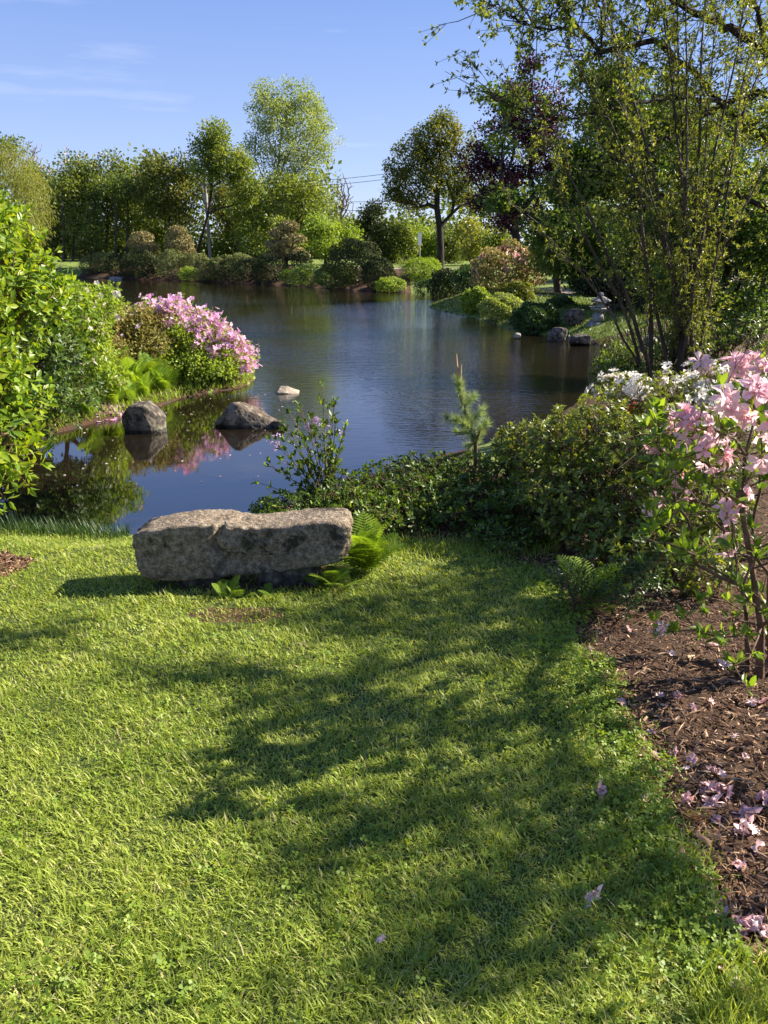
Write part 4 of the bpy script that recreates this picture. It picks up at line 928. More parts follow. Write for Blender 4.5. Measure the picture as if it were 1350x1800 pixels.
leafy_bush('dark green leafy shrub standing on the left bank behind the bright one', dsb,
    PB((50, 600, 9.2, 70, 60, .6), (80, 630, 9.3, 52, 58, .5), (80, 690, 9.1, 76, 40, .5), (0, 640, 9.2, 80, 90, .6), (98, 565, 9.5, 34, 34, .4), (60, 545, 9.4, 60, 44, .5), (20, 740, 9.1, 80, 40, .5)), 1050, 'bush_leaf', .085, 113, pairs=4)
bC = at_y(110, 700, 11.3); bC[2] = gz(bC[0], bC[1])
tree('cream_azalea', 'azalea with cream and pale pink blossom half hidden behind the left shrubs', 'azalea', bC,
     PB((110, 560, 11.4, 80, 60), (160, 600, 11.6, 36, 46), (150, 530, 11.8, 60, 35), (40, 560, 11.4, 80, 70), (180, 655, 11, 40, 40)), 300, 60, .17, 'lime_leaf', .06, 'twig', seed=114, r_tip=.004, r_max=.03, step=.25,
     extra=[('blossoms', 'cream_flower', FLOWER_S, .05, 260, None, 'stuff')])
bD = at_y(340, 668, 13.4); bD[2] = gz(bD[0], bD[1])
tree('pink_azalea', 'wide azalea covered in magenta pink blossom on the point of the left bank', 'azalea', bD,
     PB((315, 588, 13.6, 78, 58), (380, 622, 13.5, 62, 50), (280, 640, 13.2, 76, 42), (412, 642, 13.4, 38, 40), (340, 655, 13.1, 90, 34), (270, 570, 13.8, 50, 40)), 620, 42, .17, 'lime_leaf', .055, 'twig', seed=115, r_tip=.004, r_max=.03, step=.25, shell=.3,
     extra=[('blossoms', 'magenta', FLOWER_S, .052, 1250, lambda C: C[:, 2] + .12 * np.sin(C[:, 0] * 9 + C[:, 1] * 5) > np.interp(C[:, 0], at_y(240, 600, 13.5)[0] + np.array([0, .9, 1.5, 2.1]), [.66, .38, .0, -.4]), 'stuff')])
bE = at_y(215, 675, 12.4); bE[2] = gz(bE[0], bE[1])
tree('bronze_azalea', 'bronze leaved azalea past flowering between the cream and the magenta ones', 'azalea', bE,
     PB((225, 570, 13, 58, 34), (190, 590, 12.6, 34, 36), (250, 610, 12.8, 40, 30), (180, 625, 12.2, 40, 30)), 300, 50, .16, 'olive_leaf', .055, 'twig', seed=116, r_tip=.004, r_max=.03, step=.25, shell=.35,
     extra=[('blossoms', 'lilac', FLOWER_S, .045, 60, None, 'stuff')])
# fern bank below
def fern(label, base, n, L_, seed, matn='fern', name='fern', group=None, low=.35, high=1.1, az=None):
    g = np.random.default_rng(seed); base = np.array(base, float); e = empty(name, base, label, 'fern', group)
    me = single(FROND, 'frond', matn, False)
    for k in range(n):
        a = (k * 2.4 + g.normal() * .3) if az is None else g.uniform(*az); el = g.uniform(low, high); l_ = L_ * g.uniform(.6, 1.1)
        d = np.array([[math.cos(a) * math.cos(el), math.sin(a) * math.cos(el), math.sin(el)]]); up_ = np.array([[-math.cos(a) * math.sin(el), -math.sin(a) * math.sin(el), math.cos(el)]])
        Rm = frames(d, up_)[0]; o_ = bpy.data.objects.new('frond', me); COL.objects.link(o_); o_.parent = e
        m_ = np.eye(4); m_[:3, :3] = Rm * l_; m_[:3, 3] = (g.normal() * .03, g.normal() * .03, 0); o_.matrix_local = Matrix(m_.tolist())
    return e
FL = 'ferns on the left bank below the azaleas'
for i, (px, py) in enumerate([(180, 700), (205, 690), (232, 697), (258, 688), (285, 690), (195, 715), (225, 708), (150, 728), (250, 700), (215, 672), (245, 668), (180, 678), (270, 672)]):
    w_ = on_z(px, py, WZ + .12); fern(['fern at the left end of the fern bank', 'tall fern left of centre in the fern bank', 'fern in the middle front of the bank', 'fern right of centre under the bronze azalea', 'fern at the right end near the magenta azalea',
          'low fern near the waterline, left', 'low fern near the waterline, middle', 'darker fern by the leaf litter at the far left', 'front fern right of the middle', 'upper fern in the middle of the bank', 'upper fern right of the middle', 'upper fern at the left', 'upper fern at the right'][i],
          (w_[0], w_[1] + .15, gz(w_[0], w_[1] + .15)), 16, .62 if i < 5 or i > 8 else .45, 130 + i, group=FL, low=.7, high=1.35)
# fallen petals on the shore
g = np.random.default_rng(140); P = []
for k in range(90):
    w_ = on_z(g.normal(192, 16), g.normal(729, 4), WZ + .03); P.append((w_[0], w_[1], max(gz(w_[0], w_[1]), WZ) + .015))
P = np.array(P); v, f, a = bake(FLOWER_S, P, frames(rand_dirs(90, 0, g) * (1, 1, .1), rand_dirs(90, 2, g)), g.uniform(.025, .05, 90), g.random(90)); 
tag(obj('fallen_petals', mesh_np('fallen_petals', v, f, a), M['magenta'], kind='stuff'), 'drift of fallen magenta petals on the left shore mud', 'petals')

# ================================================================== STONE BENCH
YB = 4.12; sB = mpp(420, 960, YB); gB = gz(-.75, YB)
bx0, bx1 = at_y(232, 960, YB)[0], at_y(612, 960, YB)[0]; zt = at_y(420, 920, YB)[2]; zb = at_y(300, 1020, YB)[2]; hz = (zt - zb) / 2
bench = empty('stone_bench', ((bx0 + bx1) / 2, YB + .2, gB), 'long rough granite slab bench with lichen on two low stones beside the pond', 'bench')
def slab_shape(P):
    P = P.copy(); hx = np.abs(P[:, 0]).max(); x = P[:, 0] / hx; top = P[:, 2] > 0
    rise = np.interp(x, [-1, -.3, .35, 1], [0, .0, .03, .10]); P[:, 2] = np.where(top, P[:, 2] - .02 * np.sin(x * 5 + .6) - .012 - .012 * np.clip(-x, 0, 1), P[:, 2] + rise * 1.0 * (-P[:, 2] / hz))
    P[:, 0] += .03 * (P[:, 2] / hz) * (x > .2) * x; P[:, 2] += .012 * x
    P[:, 1] += .02 * np.sin(x * 4.2 + 1) + .04 * np.exp(-((x + .20 + .04 * np.sin(P[:, 2] * 30)) / .035) ** 2) * (P[:, 1] < 0)
    return P
hxB = (bx1 - bx0) / 2
slab = rock_mesh('slab', (hxB * 1.01, .15, hz), 5, 0, .04, 12, cube_sphere(90), .03, slab_shape)
def fine_noise(me, amp, sc_, seed):
    n = len(me.vertices); co = np.zeros(n * 3, np.float32); me.vertices.foreach_get('co', co); P = co.reshape(-1, 3).astype(float); P += unit(P) * (fractal(P, sc_, seed, 3, .6) * amp)[:, None]
    me.vertices.foreach_set('co', P.astype(np.float32).ravel()); me.update()
fine_noise(slab, .010, 11, 4); fine_noise(slab, .004, 45, 9)
obj('slab', slab, M['granite'], bench, loc=(0, -.05, (zt + zb) / 2 - gB))
for px0, px1, sd in ((308, 402, 51), (450, 560, 52)):
    x0_, x1_ = at_y(px0, 1030, YB)[0], at_y(px1, 1030, YB)[0]; cx = (x0_ + x1_) / 2 - (bx0 + bx1) / 2
    obj('support_stone', rock_mesh('support_stone', ((x1_ - x0_) / 2, .13, .085), sd, 5, .03, 20, CS24, .03), M['granite_dark'], bench, loc=(cx, -.05, .045 + (.02 if sd == 52 else 0)))

def at_ground(px, py): return ground_pt(px, py)
fp = at_ground(632, 1012); fern('bright green fern arching at the right end of the stone bench', (fp[0] + .02, fp[1] + .08, fp[2]), 40, .40, 150, low=.45, high=1.3)
fp = at_ground(585, 1035); fern('smaller fern spilling from under the right end of the bench', (fp[0], fp[1] + .03, fp[2]), 14, .24, 151, low=.2, high=.9)
fp = at_ground(408, 1052); fern('tiny dark fern under the middle of the bench', (fp[0], fp[1] + .02, fp[2]), 10, .15, 152, matn='fern', low=.3, high=1.0)
fp = at_ground(480, 1050); fern('tiny fern sprouting between the two support stones', (fp[0], fp[1] + .02, fp[2]), 7, .11, 153, matn='fern', low=.3, high=1.0)
fp = at_ground(1045, 1075); fern('shaded fern at the edge of the mulch below the azaleas', (fp[0], fp[1] + .1, fp[2]), 18, .34, 154, matn='fern', low=.3, high=1.1)
fp = at_ground(1190, 1010); fern('dark fern deep in the shade under the glossy azalea', (fp[0], fp[1] + .1, fp[2]), 12, .3, 155, matn='fern_dark')

# ================================================================== RIGHT BANK PLANTING
def carpet_shrub(label, base, blobs, n, leafm, size, seed, per=6, limit=300, spread=1.0, tp=LEAF4, name='evergreen_shrub', cat='shrub', flowers=None, bark='twig', gaps=.0, extra_up=.9, shell=.3, group=None, r_max=.03, rmin=0):
    """dense low shrub: every twig ends in a rosette of leaves"""
    g = np.random.default_rng(seed); base = np.array(base, float); e = empty(name, base, label, cat, group)
    C = sample_blobs(blobs, n, g, shell); hh = height(C[:, 0], C[:, 1]); C = C[(C[:, 2] > hh + .02)]
    sk = grow(base, C[g.permutation(len(C))[:max(60, len(C) // 5)]], None, .003, r_max, .22, .2, .45, g)
    W0 = wood(sk, 4); Nn = sk[0]
    cen = np.array([b[0] for b in blobs]); dd = np.linalg.norm(C[:, None] - cen[None], axis=2); own = cen[dd.argmin(1)]
    ax = unit((C - own) * 1.6 + (0, 0, extra_up * .3) + g.normal(size=C.shape) * .16)
    st = C - ax * g.uniform(.06, .16, len(C))[:, None]; tw_ = tubes(st, C, np.full(len(C), .0022), np.full(len(C), .0014), 3)
    v, f, a = join([W0, tw_]); obj('stems', mesh_np('stems', v - base, f, a, True), M[bark], e)
    P_, R_, S_ = whorls(C, ax, per, size, spread, tp, g, .18)
    cr = np.repeat(g.random(len(C)), per); rnd = np.clip(.5 * cr + .5 * g.random(len(P_)), .001, 1)
    split_parts(P_, R_, S_, e, base, single(LEAF12, 'leaf', leafm), leafm, limit=limit, tp=tp, rnd=rnd)
    if flowers:
        for (fm, fs, cnt, pred, lim) in flowers:
            ok = np.where(pred(C) & (C[:, 2] > own[np.arange(len(C)), 2] - .05))[0]
            if len(ok) == 0: continue
            pick = ok[g.permutation(len(ok))[:cnt]]; k3 = np.repeat(pick, 3); axf = unit(ax[k3] + (C[k3] - own[k3]) * .8 + g.normal(size=(len(k3), 3)) * .45 + (-.12, -.25, .1))
            Pf = C[k3] + ax[k3] * .035 + unit(g.normal(size=(len(k3), 3))) * fs * .75; refd = g.normal(size=(len(k3), 3)); Y_ = unit(np.cross(axf, refd))
            split_parts(Pf, frames(Y_, axf), fs * g.uniform(.75, 1.15, len(k3)), e, base, single(FLOWER, 'flower', fm), fm, name='flower', limit=lim, tp=FLOWER, bulk='blossoms')
    return e
carpet_shrub('low dark green spreading shrub on the bank straight behind the bench end', (-.15, 5.55, gz(-.15, 5.55)), PB((520, 900, 5.5, 60, 34, .35), (600, 875, 5.7, 70, 44, .4), (640, 900, 5.35, 70, 30, .3), (470, 895, 5.65, 30, 16, .2)), 900, 'bank_leaf', .042, 160, per=6)
carpet_shrub('low dark green spreading shrub in the middle of the bank', (.55, 5.7, gz(.55, 5.7)), PB((700, 860, 5.9, 90, 52, .5), (760, 880, 5.6, 90, 44, .4), (700, 905, 5.3, 80, 34, .3), (760, 830, 6.1, 70, 34, .35)), 1150, 'bank_leaf', .042, 161, per=6)
carpet_shrub('dark spreading shrub at the right of the bank under the young pine', (1.1, 5.6, gz(1.1, 5.6)), PB((850, 850, 5.9, 80, 56, .45), (840, 900, 5.4, 90, 48, .4), (930, 900, 5.2, 70, 56, .35), (890, 945, 4.95, 70, 30, .25)), 1100, 'bank_leaf', .045, 162, per=6)
az_fl = lambda C: (C[:, 2] > .30)
carpet_shrub('broad glossy leaved azalea with light leaf tips, right of the young pine', (1.75, 5.0, gz(1.75, 5.0)),
    PB((960, 800, 5.6, 80, 70, .5), (1040, 780, 5.4, 90, 84, .5), (1120, 830, 4.9, 90, 90, .45), (1010, 880, 4.9, 90, 60, .4), (1080, 930, 4.55, 90, 50, .35), (900, 790, 5.9, 34, 44, .3), (1180, 780, 5.1, 80, 70, .4), (1230, 880, 4.6, 80, 90, .4), (1110, 975, 4.25, 80, 45, .3), (1220, 985, 4.1, 80, 55, .3)), 2800, 'azalea_leaf', .048, 163, per=7, name='azalea', cat='azalea')
carpet_shrub('white flowered azalea in full bloom at the right behind the glossy one', (2.6, 6.3, gz(2.6, 6.3)),
    PB((1100, 700, 6.2, 70, 42, .4), (1180, 700, 6.0, 90, 46, .4), (1270, 690, 6.1, 90, 56, .4), (1340, 680, 6.3, 70, 70, .5), (1240, 760, 5.7, 90, 60, .4)), 900, 'azalea_leaf', .048, 164, per=6, name='white_azalea', cat='azalea',
    flowers=[('white_flower', .05, 120, lambda C: (C[:, 2] > .22), 300), ('red_flower', .045, 2, lambda C: (C[:, 2] > .3) & (C[:, 0] < 2.3) & (C[:, 0] > 1.9), 10)])

# sprouting shrub in front of the water
g = np.random.default_rng(170); sb = at_y(572, 868, 5.75); sb[2] = gz(sb[0], sb[1]); e = empty('sapling_shrub', sb, 'slender open shrub with upright leafy twigs standing against the water behind the bench', 'shrub')
parts = []; tp_l = []; tp_a = []
for (px, py) in [(556, 680), (593, 705), (610, 742), (480, 772), (497, 748), (516, 725), (530, 712), (575, 715), (604, 762), (545, 735), (508, 765), (565, 750), (588, 745), (470, 815), (460, 850), (600, 800), (535, 770), (520, 800), (498, 800), (584, 790)]:
    t_ = at_y(px, py, 5.75 + g.uniform(-.22, .22)); n = 8; s_ = np.linspace(0, 1, n)[:, None]; lean = (t_ - sb) * (1, 1, 0)
    P = sb + (t_ - sb) * s_ - lean * np.sin(np.pi * s_) * .12 + np.vstack([np.zeros(3), np.cumsum(g.normal(size=(n - 1, 3)) * .006, 0)]); parts.append(polytube(P, np.linspace(.007, .002, n), 5))
    for k in range(3, n):
        tp_l.append(P[k]); tp_a.append(unit(P[k] - P[k - 1]))
        if k < n - 1 and g.random() < .7:
            d = unit(unit(P[k] - P[k - 1]) + g.normal(size=3) * .45); q1 = P[k] + d * g.uniform(.05, .13); parts.append(polytube([P[k], q1], [.003, .0016], 3)); tp_l.append(q1); tp_a.append(d + (0, 0, .5))
v, f, a = join(parts); obj('stems', mesh_np('stems', v - sb, f, a, True), M['twig'], e)
P_, R_, S_ = whorls(np.array(tp_l), np.array(tp_a), 5, .055, .5, LEAF4, g, .12); split_parts(P_, R_, S_, e, sb, single(LEAF12, 'leaf', 'bank_leaf'), 'bank_leaf', limit=300)
fl = np.array([at_y(px + g.normal() * 7, py + g.normal() * 6, 5.9) for px, py in [(540, 748), (552, 742), (563, 750), (533, 758), (482, 772), (474, 780), (590, 762)] for _ in range(4)])
me = single(FLOWER, 'flower', 'lilac')
for p_ in fl:
    o_ = bpy.data.objects.new('flower', me); COL.objects.link(o_); o_.parent = e; m_ = np.eye(4); m_[:3, :3] = frames(rand_dirs(1, 0, g), rand_dirs(1, .3, g) - (0, .8, 0))[0] * .024; m_[:3, 3] = p_ - sb; o_.matrix_local = Matrix(m_.tolist())

# young pine
g = np.random.default_rng(175); pb = at_y(838, 800, 6.2); pb[2] = gz(pb[0], pb[1]); e = empty('young_pine', pb, 'small young pine with tan upright candles beside the water', 'pine tree')
stem = [pb, at_y(836, 780, 6.2), at_y(822, 735, 6.2), at_y(808, 695, 6.2), at_y(804, 665, 6.2)]
parts = [polytube(stem, [.02, .018, .013, .008, .006], 7)]; Pn = []; An = []
def along(p0, p1, n, d0):
    for k in range(n): u = k / n; Pn.append(p0 + (p1 - p0) * u); An.append(unit(d0 + g.normal(size=3) * .8))
for i in range(1, 4): along(np.array(stem[i]), np.array(stem[i + 1]), 60, np.array([0, 0, .8]))
for (a_, b_) in [((836, 780), (845, 755)), ((830, 760), (800, 765)), ((826, 745), (850, 725)), ((825, 745), (796, 742)), ((815, 715), (834, 700)), ((836, 775), (822, 790)), ((840, 770), (852, 745)), ((820, 740), (784, 738)), ((830, 765), (858, 750)), ((828, 755), (812, 750))]:
    p0 = at_y(*a_, 6.2); p1 = at_y(*b_, 6.2 + g.uniform(-.15, .15)); parts.append(polytube([p0, p1], [.008, .004], 5)); along(p0, p1 + (0, 0, .02), 34, unit(p1 - p0) + (0, 0, .3))
v, f, a = join(parts); obj('trunk', mesh_np('trunk', v - pb, f, a, True), M['twig'], e)
Pn = np.array(Pn); An = np.array(An); v, f, a = bake(NEEDLES, Pn, frames(An, rand_dirs(len(Pn), 0, g)), .085 * g.uniform(.7, 1.15, len(Pn)), g.random(len(Pn))); obj('needles', mesh_np('needles', v - pb, f, a), M['young_pine'], e, kind='stuff')
for (a_, b_, r_) in [((804, 676), (802, 622), .013), ((808, 680), (811, 640), .010), ((806, 700), (806, 676), .007), ((784, 740), (782, 716), .005), ((812, 705), (816, 684), .006)]:
    p0, p1 = at_y(*a_, 6.2), at_y(*b_, 6.2); v, f, a = polytube([p0, (p0 + p1) / 2, p1], [r_ * .8, r_, r_ * .35], 7); obj('candle', mesh_np('candle', v - pb, f, a, True), M['candle'], e)

# leggy pink azalea, nearest plant at the right
g = np.random.default_rng(180); ab = at_ground(1335, 1190); e = empty('pink_azalea', ab, 'leggy azalea with large pale pink trusses and light green leaves at the right edge', 'azalea')
tr = [(1310, 700, 2.75, 15, .043), (1335, 740, 2.7, 9, .04), (1270, 705, 2.85, 5, .038), (1195, 735, 3.1, 7, .038), (1228, 752, 3.0, 8, .038), (1155, 780, 3.2, 4, .034), (1252, 800, 2.85, 10, .042), (1215, 772, 3.0, 5, .035), (1292, 650, 3.1, 8, .036), (1335, 660, 3.0, 6, .036), (1325, 640, 3.2, 4, .034),
      (1205, 860, 2.9, 5, .034), (1188, 835, 3.0, 3, .03), (1145, 886, 3.0, 4, .033), (1272, 900, 2.8, 5, .036), (1340, 795, 2.7, 9, .04), (1230, 640, 3.5, 4, .035), (1160, 1102, 2.9, 3, .026), (1300, 870, 2.8, 3, .03), (1275, 960, 2.75, 3, .03), (1178, 742, 3.2, 4, .034), (1265, 760, 3.0, 5, .034)]
TRU = np.array([at_y(a_, b_, c_ - .16) for a_, b_, c_, *_ in tr])
LV = []
for _ in range(225):
    px = g.uniform(1130, 1420); lo = 660 if px > 1250 else 720; py = g.uniform(lo, 1130 if px > 1230 else 1000); LV.append(at_y(px, py, g.uniform(2.65, 3.35)))
for q_ in [(1185, 1110, 2.8), (1150, 1090, 2.9), (1275, 1120, 2.7), (1320, 1150, 2.7), (1290, 1170, 2.6), (1205, 1085, 2.8), (1225, 1060, 2.8), (1310, 1205, 2.5), (1275, 1135, 2.6)]: LV.append(at_y(*q_))
LV = np.array([p_ for p_ in LV if p_[2] > gz(p_[0], p_[1]) + .06]); ALL = np.concatenate([TRU, LV])
mains = [[(1338, 1100, 2.9), (1322, 1000, 2.9), (1305, 900, 2.9), (1310, 800, 2.85)]]
sk = grow(ab, ALL, [at_y(*p_) for p_ in mains[0]], .0017, .015, .14, .12, .42, g, .35); Nn, pr, rad, tips = sk
# bare side shoots
side = []
for _ in range(150):
    i_ = g.integers(5, len(Nn)); d = unit(g.normal(size=3) + (-.2, -.1, .3)); side.append(polytube([Nn[i_], Nn[i_] + d * .09 + (0, 0, .01), Nn[i_] + d * .2 + g.normal(size=3) * .03], [.002, .0016, .001], 3))
ax = unit(ALL - Nn[pr[tips]] + (0, 0, .04)); LX = len(TRU)
v, f, a = join([wood(sk, 6)] + side + [polytube([ab + (.06, .02, 0), at_y(1352, 1040, 2.95), at_y(1362, 900, 3.0)], [.014, .011, .006], 7), polytube([ab + (-.03, .05, 0), at_y(1312, 1080, 3.0), at_y(1290, 960, 3.1), at_y(1262, 860, 3.1)], [.012, .009, .006, .003], 7)])
obj('stems', mesh_np('stems', v - ab, f, a, True), M['twig'], e)
axl = unit(ax[LX:] * .6 + (0, 0, .55) + g.normal(size=(len(LV), 3)) * .3)
P1, R1, S1 = whorls(ALL[LX:], axl, 6, .058, .62, LEAF8, g, .15)
P2, R2, S2 = whorls(TRU - ax[:LX] * .02, unit(ax[:LX] + (0, 0, .4)), 5, .06, .8, LEAF8, g, .2)
split_parts(np.concatenate([P1, P2]), np.concatenate([R1, R2]), np.concatenate([S1, S2]), e, ab, single(LEAF12, 'leaf', 'pink_azalea_leaf'), 'pink_azalea_leaf', limit=300, tp=LEAF8)
mfs = [single(t_, 'flower', 'pink_flower') for t_ in FLOWERS]
for p_, (a_, b_, c_, nf, fs) in zip(TRU, tr):
    nf = max(3, int(nf * .75)); fs = fs * 1.28
    for k in range(nf):
        d = rand_dirs(1, .25, g)[0]; d[1] -= .35; d = unit(d); o_ = bpy.data.objects.new('flower', mfs[k % 4]); COL.objects.link(o_); o_.parent = e
        m_ = np.eye(4); m_[:3, :3] = frames(unit(np.cross(d, g.normal(size=3)))[None], d[None])[0] * fs * g.uniform(.8, 1.15); m_[:3, 3] = p_ + d * fs * (.45 + .13 * nf ** .5 * 1.6) - ab; o_.matrix_local = Matrix(m_.tolist())

leafy_bush('azalea just beyond the right edge beside the lower mulch bed', (2.3, 2.1, gz(2.3, 2.1)), [(np.array([2.2, 2.0, .85]), np.array([.5, .5, .4])), (np.array([1.95, 1.5, .7]), np.array([.35, .3, .35])), (np.array([2.5, 2.6, 1.0]), np.array([.5, .4, .4]))], 60, 'pink_azalea_leaf', .065, 185, limit=0, pairs=3, tiplen=.16, name='azalea', cat='azalea')
# small woody plants in the bed
for i, (px, py, lb3) in enumerate([(1010, 1078, 'low woody seedling left in the shade at the mulch edge'), (1085, 1090, 'low twiggy seedling with small leaves beside the shaded fern'), (1130, 1060, 'dark low seedling under the glossy azalea')]):
    p_ = at_ground(px, py); leafy_bush(lb3, p_, [(p_ + (0, .02, .13), np.array([.17, .14, .11]))], 60, 'dark_leaf', .028, 190 + i, limit=60, pairs=3, tiplen=.07, r_tip=.0012, r_max=.005, name='seedling', cat='seedling', group='seedlings in the mulch')
# underbrush on the right bank between the tall shrub and the water
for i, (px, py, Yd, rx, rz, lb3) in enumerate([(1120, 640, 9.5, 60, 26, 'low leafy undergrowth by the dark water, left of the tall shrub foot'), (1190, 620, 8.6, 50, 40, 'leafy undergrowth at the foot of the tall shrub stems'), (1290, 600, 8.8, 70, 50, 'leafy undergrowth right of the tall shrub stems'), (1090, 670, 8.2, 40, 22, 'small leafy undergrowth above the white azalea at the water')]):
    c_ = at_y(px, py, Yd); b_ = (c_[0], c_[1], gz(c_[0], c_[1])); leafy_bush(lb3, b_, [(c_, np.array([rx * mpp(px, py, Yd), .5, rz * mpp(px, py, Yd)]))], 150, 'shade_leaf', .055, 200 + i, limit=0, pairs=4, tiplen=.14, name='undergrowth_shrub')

# ================================================================== LAWN, CLOVER, MULCH
g = np.random.default_rng(300)
def scatter_poly(poly, n, wt, g, excl=None):
    lo, hi = poly.min(0), poly.max(0); out = np.zeros((0, 2))
    while len(out) < n:
        c = lo + g.random((n * 2, 2)) * (hi - lo); k = inside(poly, c[:, 0], c[:, 1]) & (g.random(len(c)) < wt(c))
        for ex in excl or []: k &= ~inside(ex, c[:, 0], c[:, 1])
        out = np.concatenate([out, c[k]])
    return out[:n]
wl_ = lambda c: np.where((np.abs(c[:, 0]) < c[:, 1] * .56 + .7) & (c[:, 1] > .7), np.clip(1.25 / np.maximum(c[:, 1], .9), 0, 1) ** 1.15, .03)
soft = g.normal(size=(400000, 2)) * .05
NB = 330000
c = scatter_poly(lawn_poly, NB, wl_, g, [dirt_poly]); c = c[(sdist(worn_poly, c[:, 0], c[:, 1]) > .03) | (g.random(len(c)) < .3)]; c = c[~((c[:, 0] > bx0 + .1) & (c[:, 0] < bx1 - .02) & (c[:, 1] > YB - .05) & (c[:, 1] < YB + .4)) | (g.random(len(c)) < .12)]; c = c + soft[:len(c)] * (.35 + (sdist(lawn_poly, c[:, 0], c[:, 1]) > -.15)[:, None] * 1.0)
sdw = sdist(SH, c[:, 0], c[:, 1]); c = c[sdw > .03]; n = len(c)
pn = .5 + .5 * wob(c[:, 0], c[:, 1], 2.6, 5) * .7 + .25 * wob(c[:, 0], c[:, 1], 9, 7)
tuft = np.clip(wob(c[:, 0], c[:, 1], 7.5, 3) + .6 * wob(c[:, 0], c[:, 1], 17, 4), -1, 1.4)
h = (.024 + .011 * tuft) * g.uniform(.35, 1.7, n) * np.where(g.random(n) < .03, 1.7, 1)
h *= np.where(sdist(SH, c[:, 0], c[:, 1]) < .35, 1.5, 1)
ang = g.random(n) * 6.28; lean = np.abs(g.normal(size=n)) * .85 + .15
d = np.stack([np.cos(ang) * lean, np.sin(ang) * lean, np.ones(n)], 1)
face = np.stack([np.cos(ang), np.sin(ang), -.2 * np.ones(n)], 1); Rm = frames(d, face)
Pg = np.stack([c[:, 0], c[:, 1], height(c[:, 0], c[:, 1]) - .003], 1)
wd = (.0022 + .0007 * c[:, 1]) * g.uniform(.5, 1.7, n)
A = np.clip(.14 + .55 * (pn - .5) + .50 * g.random(n), .001, .72); A = np.where(g.random(n) < .05 + .10 * (wob(c[:, 0], c[:, 1], 5, 21) > .45), g.uniform(.85, 1, n), A)
v, f, a = bake(BLADE, Pg, Rm, np.stack([wd, h, h], 1), A)
tag(obj('lawn_grass', mesh_np('lawn_grass', v, f, a), M['grass'], kind='stuff'), 'mown sunlit lawn grass running down to the bench and pond edge', 'grass')
# clover and small broad leaves along the right edge of the lawn, thinly elsewhere
ed = mulch_poly[:14]; pts = []
for k in range(3400):
    t_ = g.uniform(3.2, 11.2); i_ = int(t_); p_ = ed[i_] * (1 - t_ + i_) + ed[min(i_ + 1, 13)] * (t_ - i_); off = -abs(g.normal()) * .15 + .05 * math.sin(p_[1] * 9) + .03 * math.sin(p_[1] * 23) + .03
    pts.append((p_[0] + off, p_[1] + g.normal() * .04))
pts = np.array(pts); c2 = scatter_poly(lawn_poly, 9000, wl_, g); c2 = c2[(wob(c2[:, 0], c2[:, 1], 3.3, 12) > -.05)]; pts = np.concatenate([pts, c2]); n = len(pts); n1 = 3400
hz_ = height(pts[:, 0], pts[:, 1]) + np.where(np.arange(n) < n1, g.uniform(.02, .05, n), g.uniform(.012, .032, n))
v, f, a = bake(CLOVER, np.stack([pts[:, 0], pts[:, 1], hz_], 1), frames(rand_dirs(n, 0, g) * (1, 1, .25), rand_dirs(n, 1.6, g)), g.uniform(.007, .014, n), g.random(n))
tag(obj('clover', mesh_np('clover', v, f, a), M['clover'], kind='stuff'), 'clover and small round leaves thickest along the mulch edge', 'clover')
# taller rushes at the pond edge left of the bench, loose grass tufts in the bed corner
def tall_grass(name, label, pts, hh, wdt, matn, lean_=.25, kind='stuff'):
    n = len(pts); ang = g.random(n) * 6.28; le = np.abs(g.normal(size=n)) * lean_; d = np.stack([np.cos(ang) * le, np.sin(ang) * le, np.ones(n)], 1)
    P = np.stack([pts[:, 0], pts[:, 1], height(pts[:, 0], pts[:, 1]) - .01], 1); h_ = hh * g.uniform(.5, 1.15, n)
    v, f, a = bake(BLADE, P, frames(d, np.stack([np.cos(ang), np.sin(ang), -.2 * np.ones(n)], 1)), np.stack([np.full(n, wdt), h_, h_ * .6], 1), g.random(n) * .7)
    tag(obj(name, mesh_np(name, v, f, a), M[matn], kind=kind), label, 'grass')
pe = np.array([on_z(g.uniform(-60, 235), 0 * k + g.normal(948, 9), WZ)[:2] for k in range(1500)]); pe[:, 1] -= .1; tall_grass('rushes', 'dark upright rushes along the pond edge left of the bench', pe, .17, .006, 'iris')
pc = np.concatenate([np.array([at_ground(g.uniform(1215, 1420), g.uniform(1690, 1880))[:2] for _ in range(1900)]), np.array([at_ground(g.normal(1195, 22), g.normal(1560, 50))[:2] for _ in range(260)])])
tall_grass('bed_corner_grass', 'long loose grass invading the lower right corner of the mulch', pc, .085, .0042, 'grass', .7)
pk = np.array([at_ground(g.uniform(620, 980), g.normal(962, 10))[:2] for _ in range(2600)]); tall_grass('shaded_edge_grass', 'longer shaded grass along the foot of the bank shrubs', pk, .075, .005, 'grass', .4)
# far banks: short rough turf near the water on the grassy point
far_g = []
gg = np.random.default_rng(310)
cand = np.stack([gg.uniform(1, 12, 60000), gg.uniform(17, 36, 60000)], 1); sdc = sdist(SH, cand[:, 0], cand[:, 1]); cand = cand[(sdc > .05) & (sdc < 4)][:26000]
g = gg; tall_grass('bank_grass', 'short rough grass on the low grassy point and right bank', cand, .11, .02, 'bank_grass', .5)
g = np.random.default_rng(311); cand = np.stack([g.uniform(-7, -1.2, 26000), g.uniform(8, 14.5, 26000)], 1); sdc = sdist(SH, cand[:, 0], cand[:, 1]); cand = cand[(sdc > .005) & (sdc < 1.4)]
tall_grass('left_bank_plants', 'low weeds and grass on the muddy left shore', cand, .14, .016, 'lime_leaf', .6)

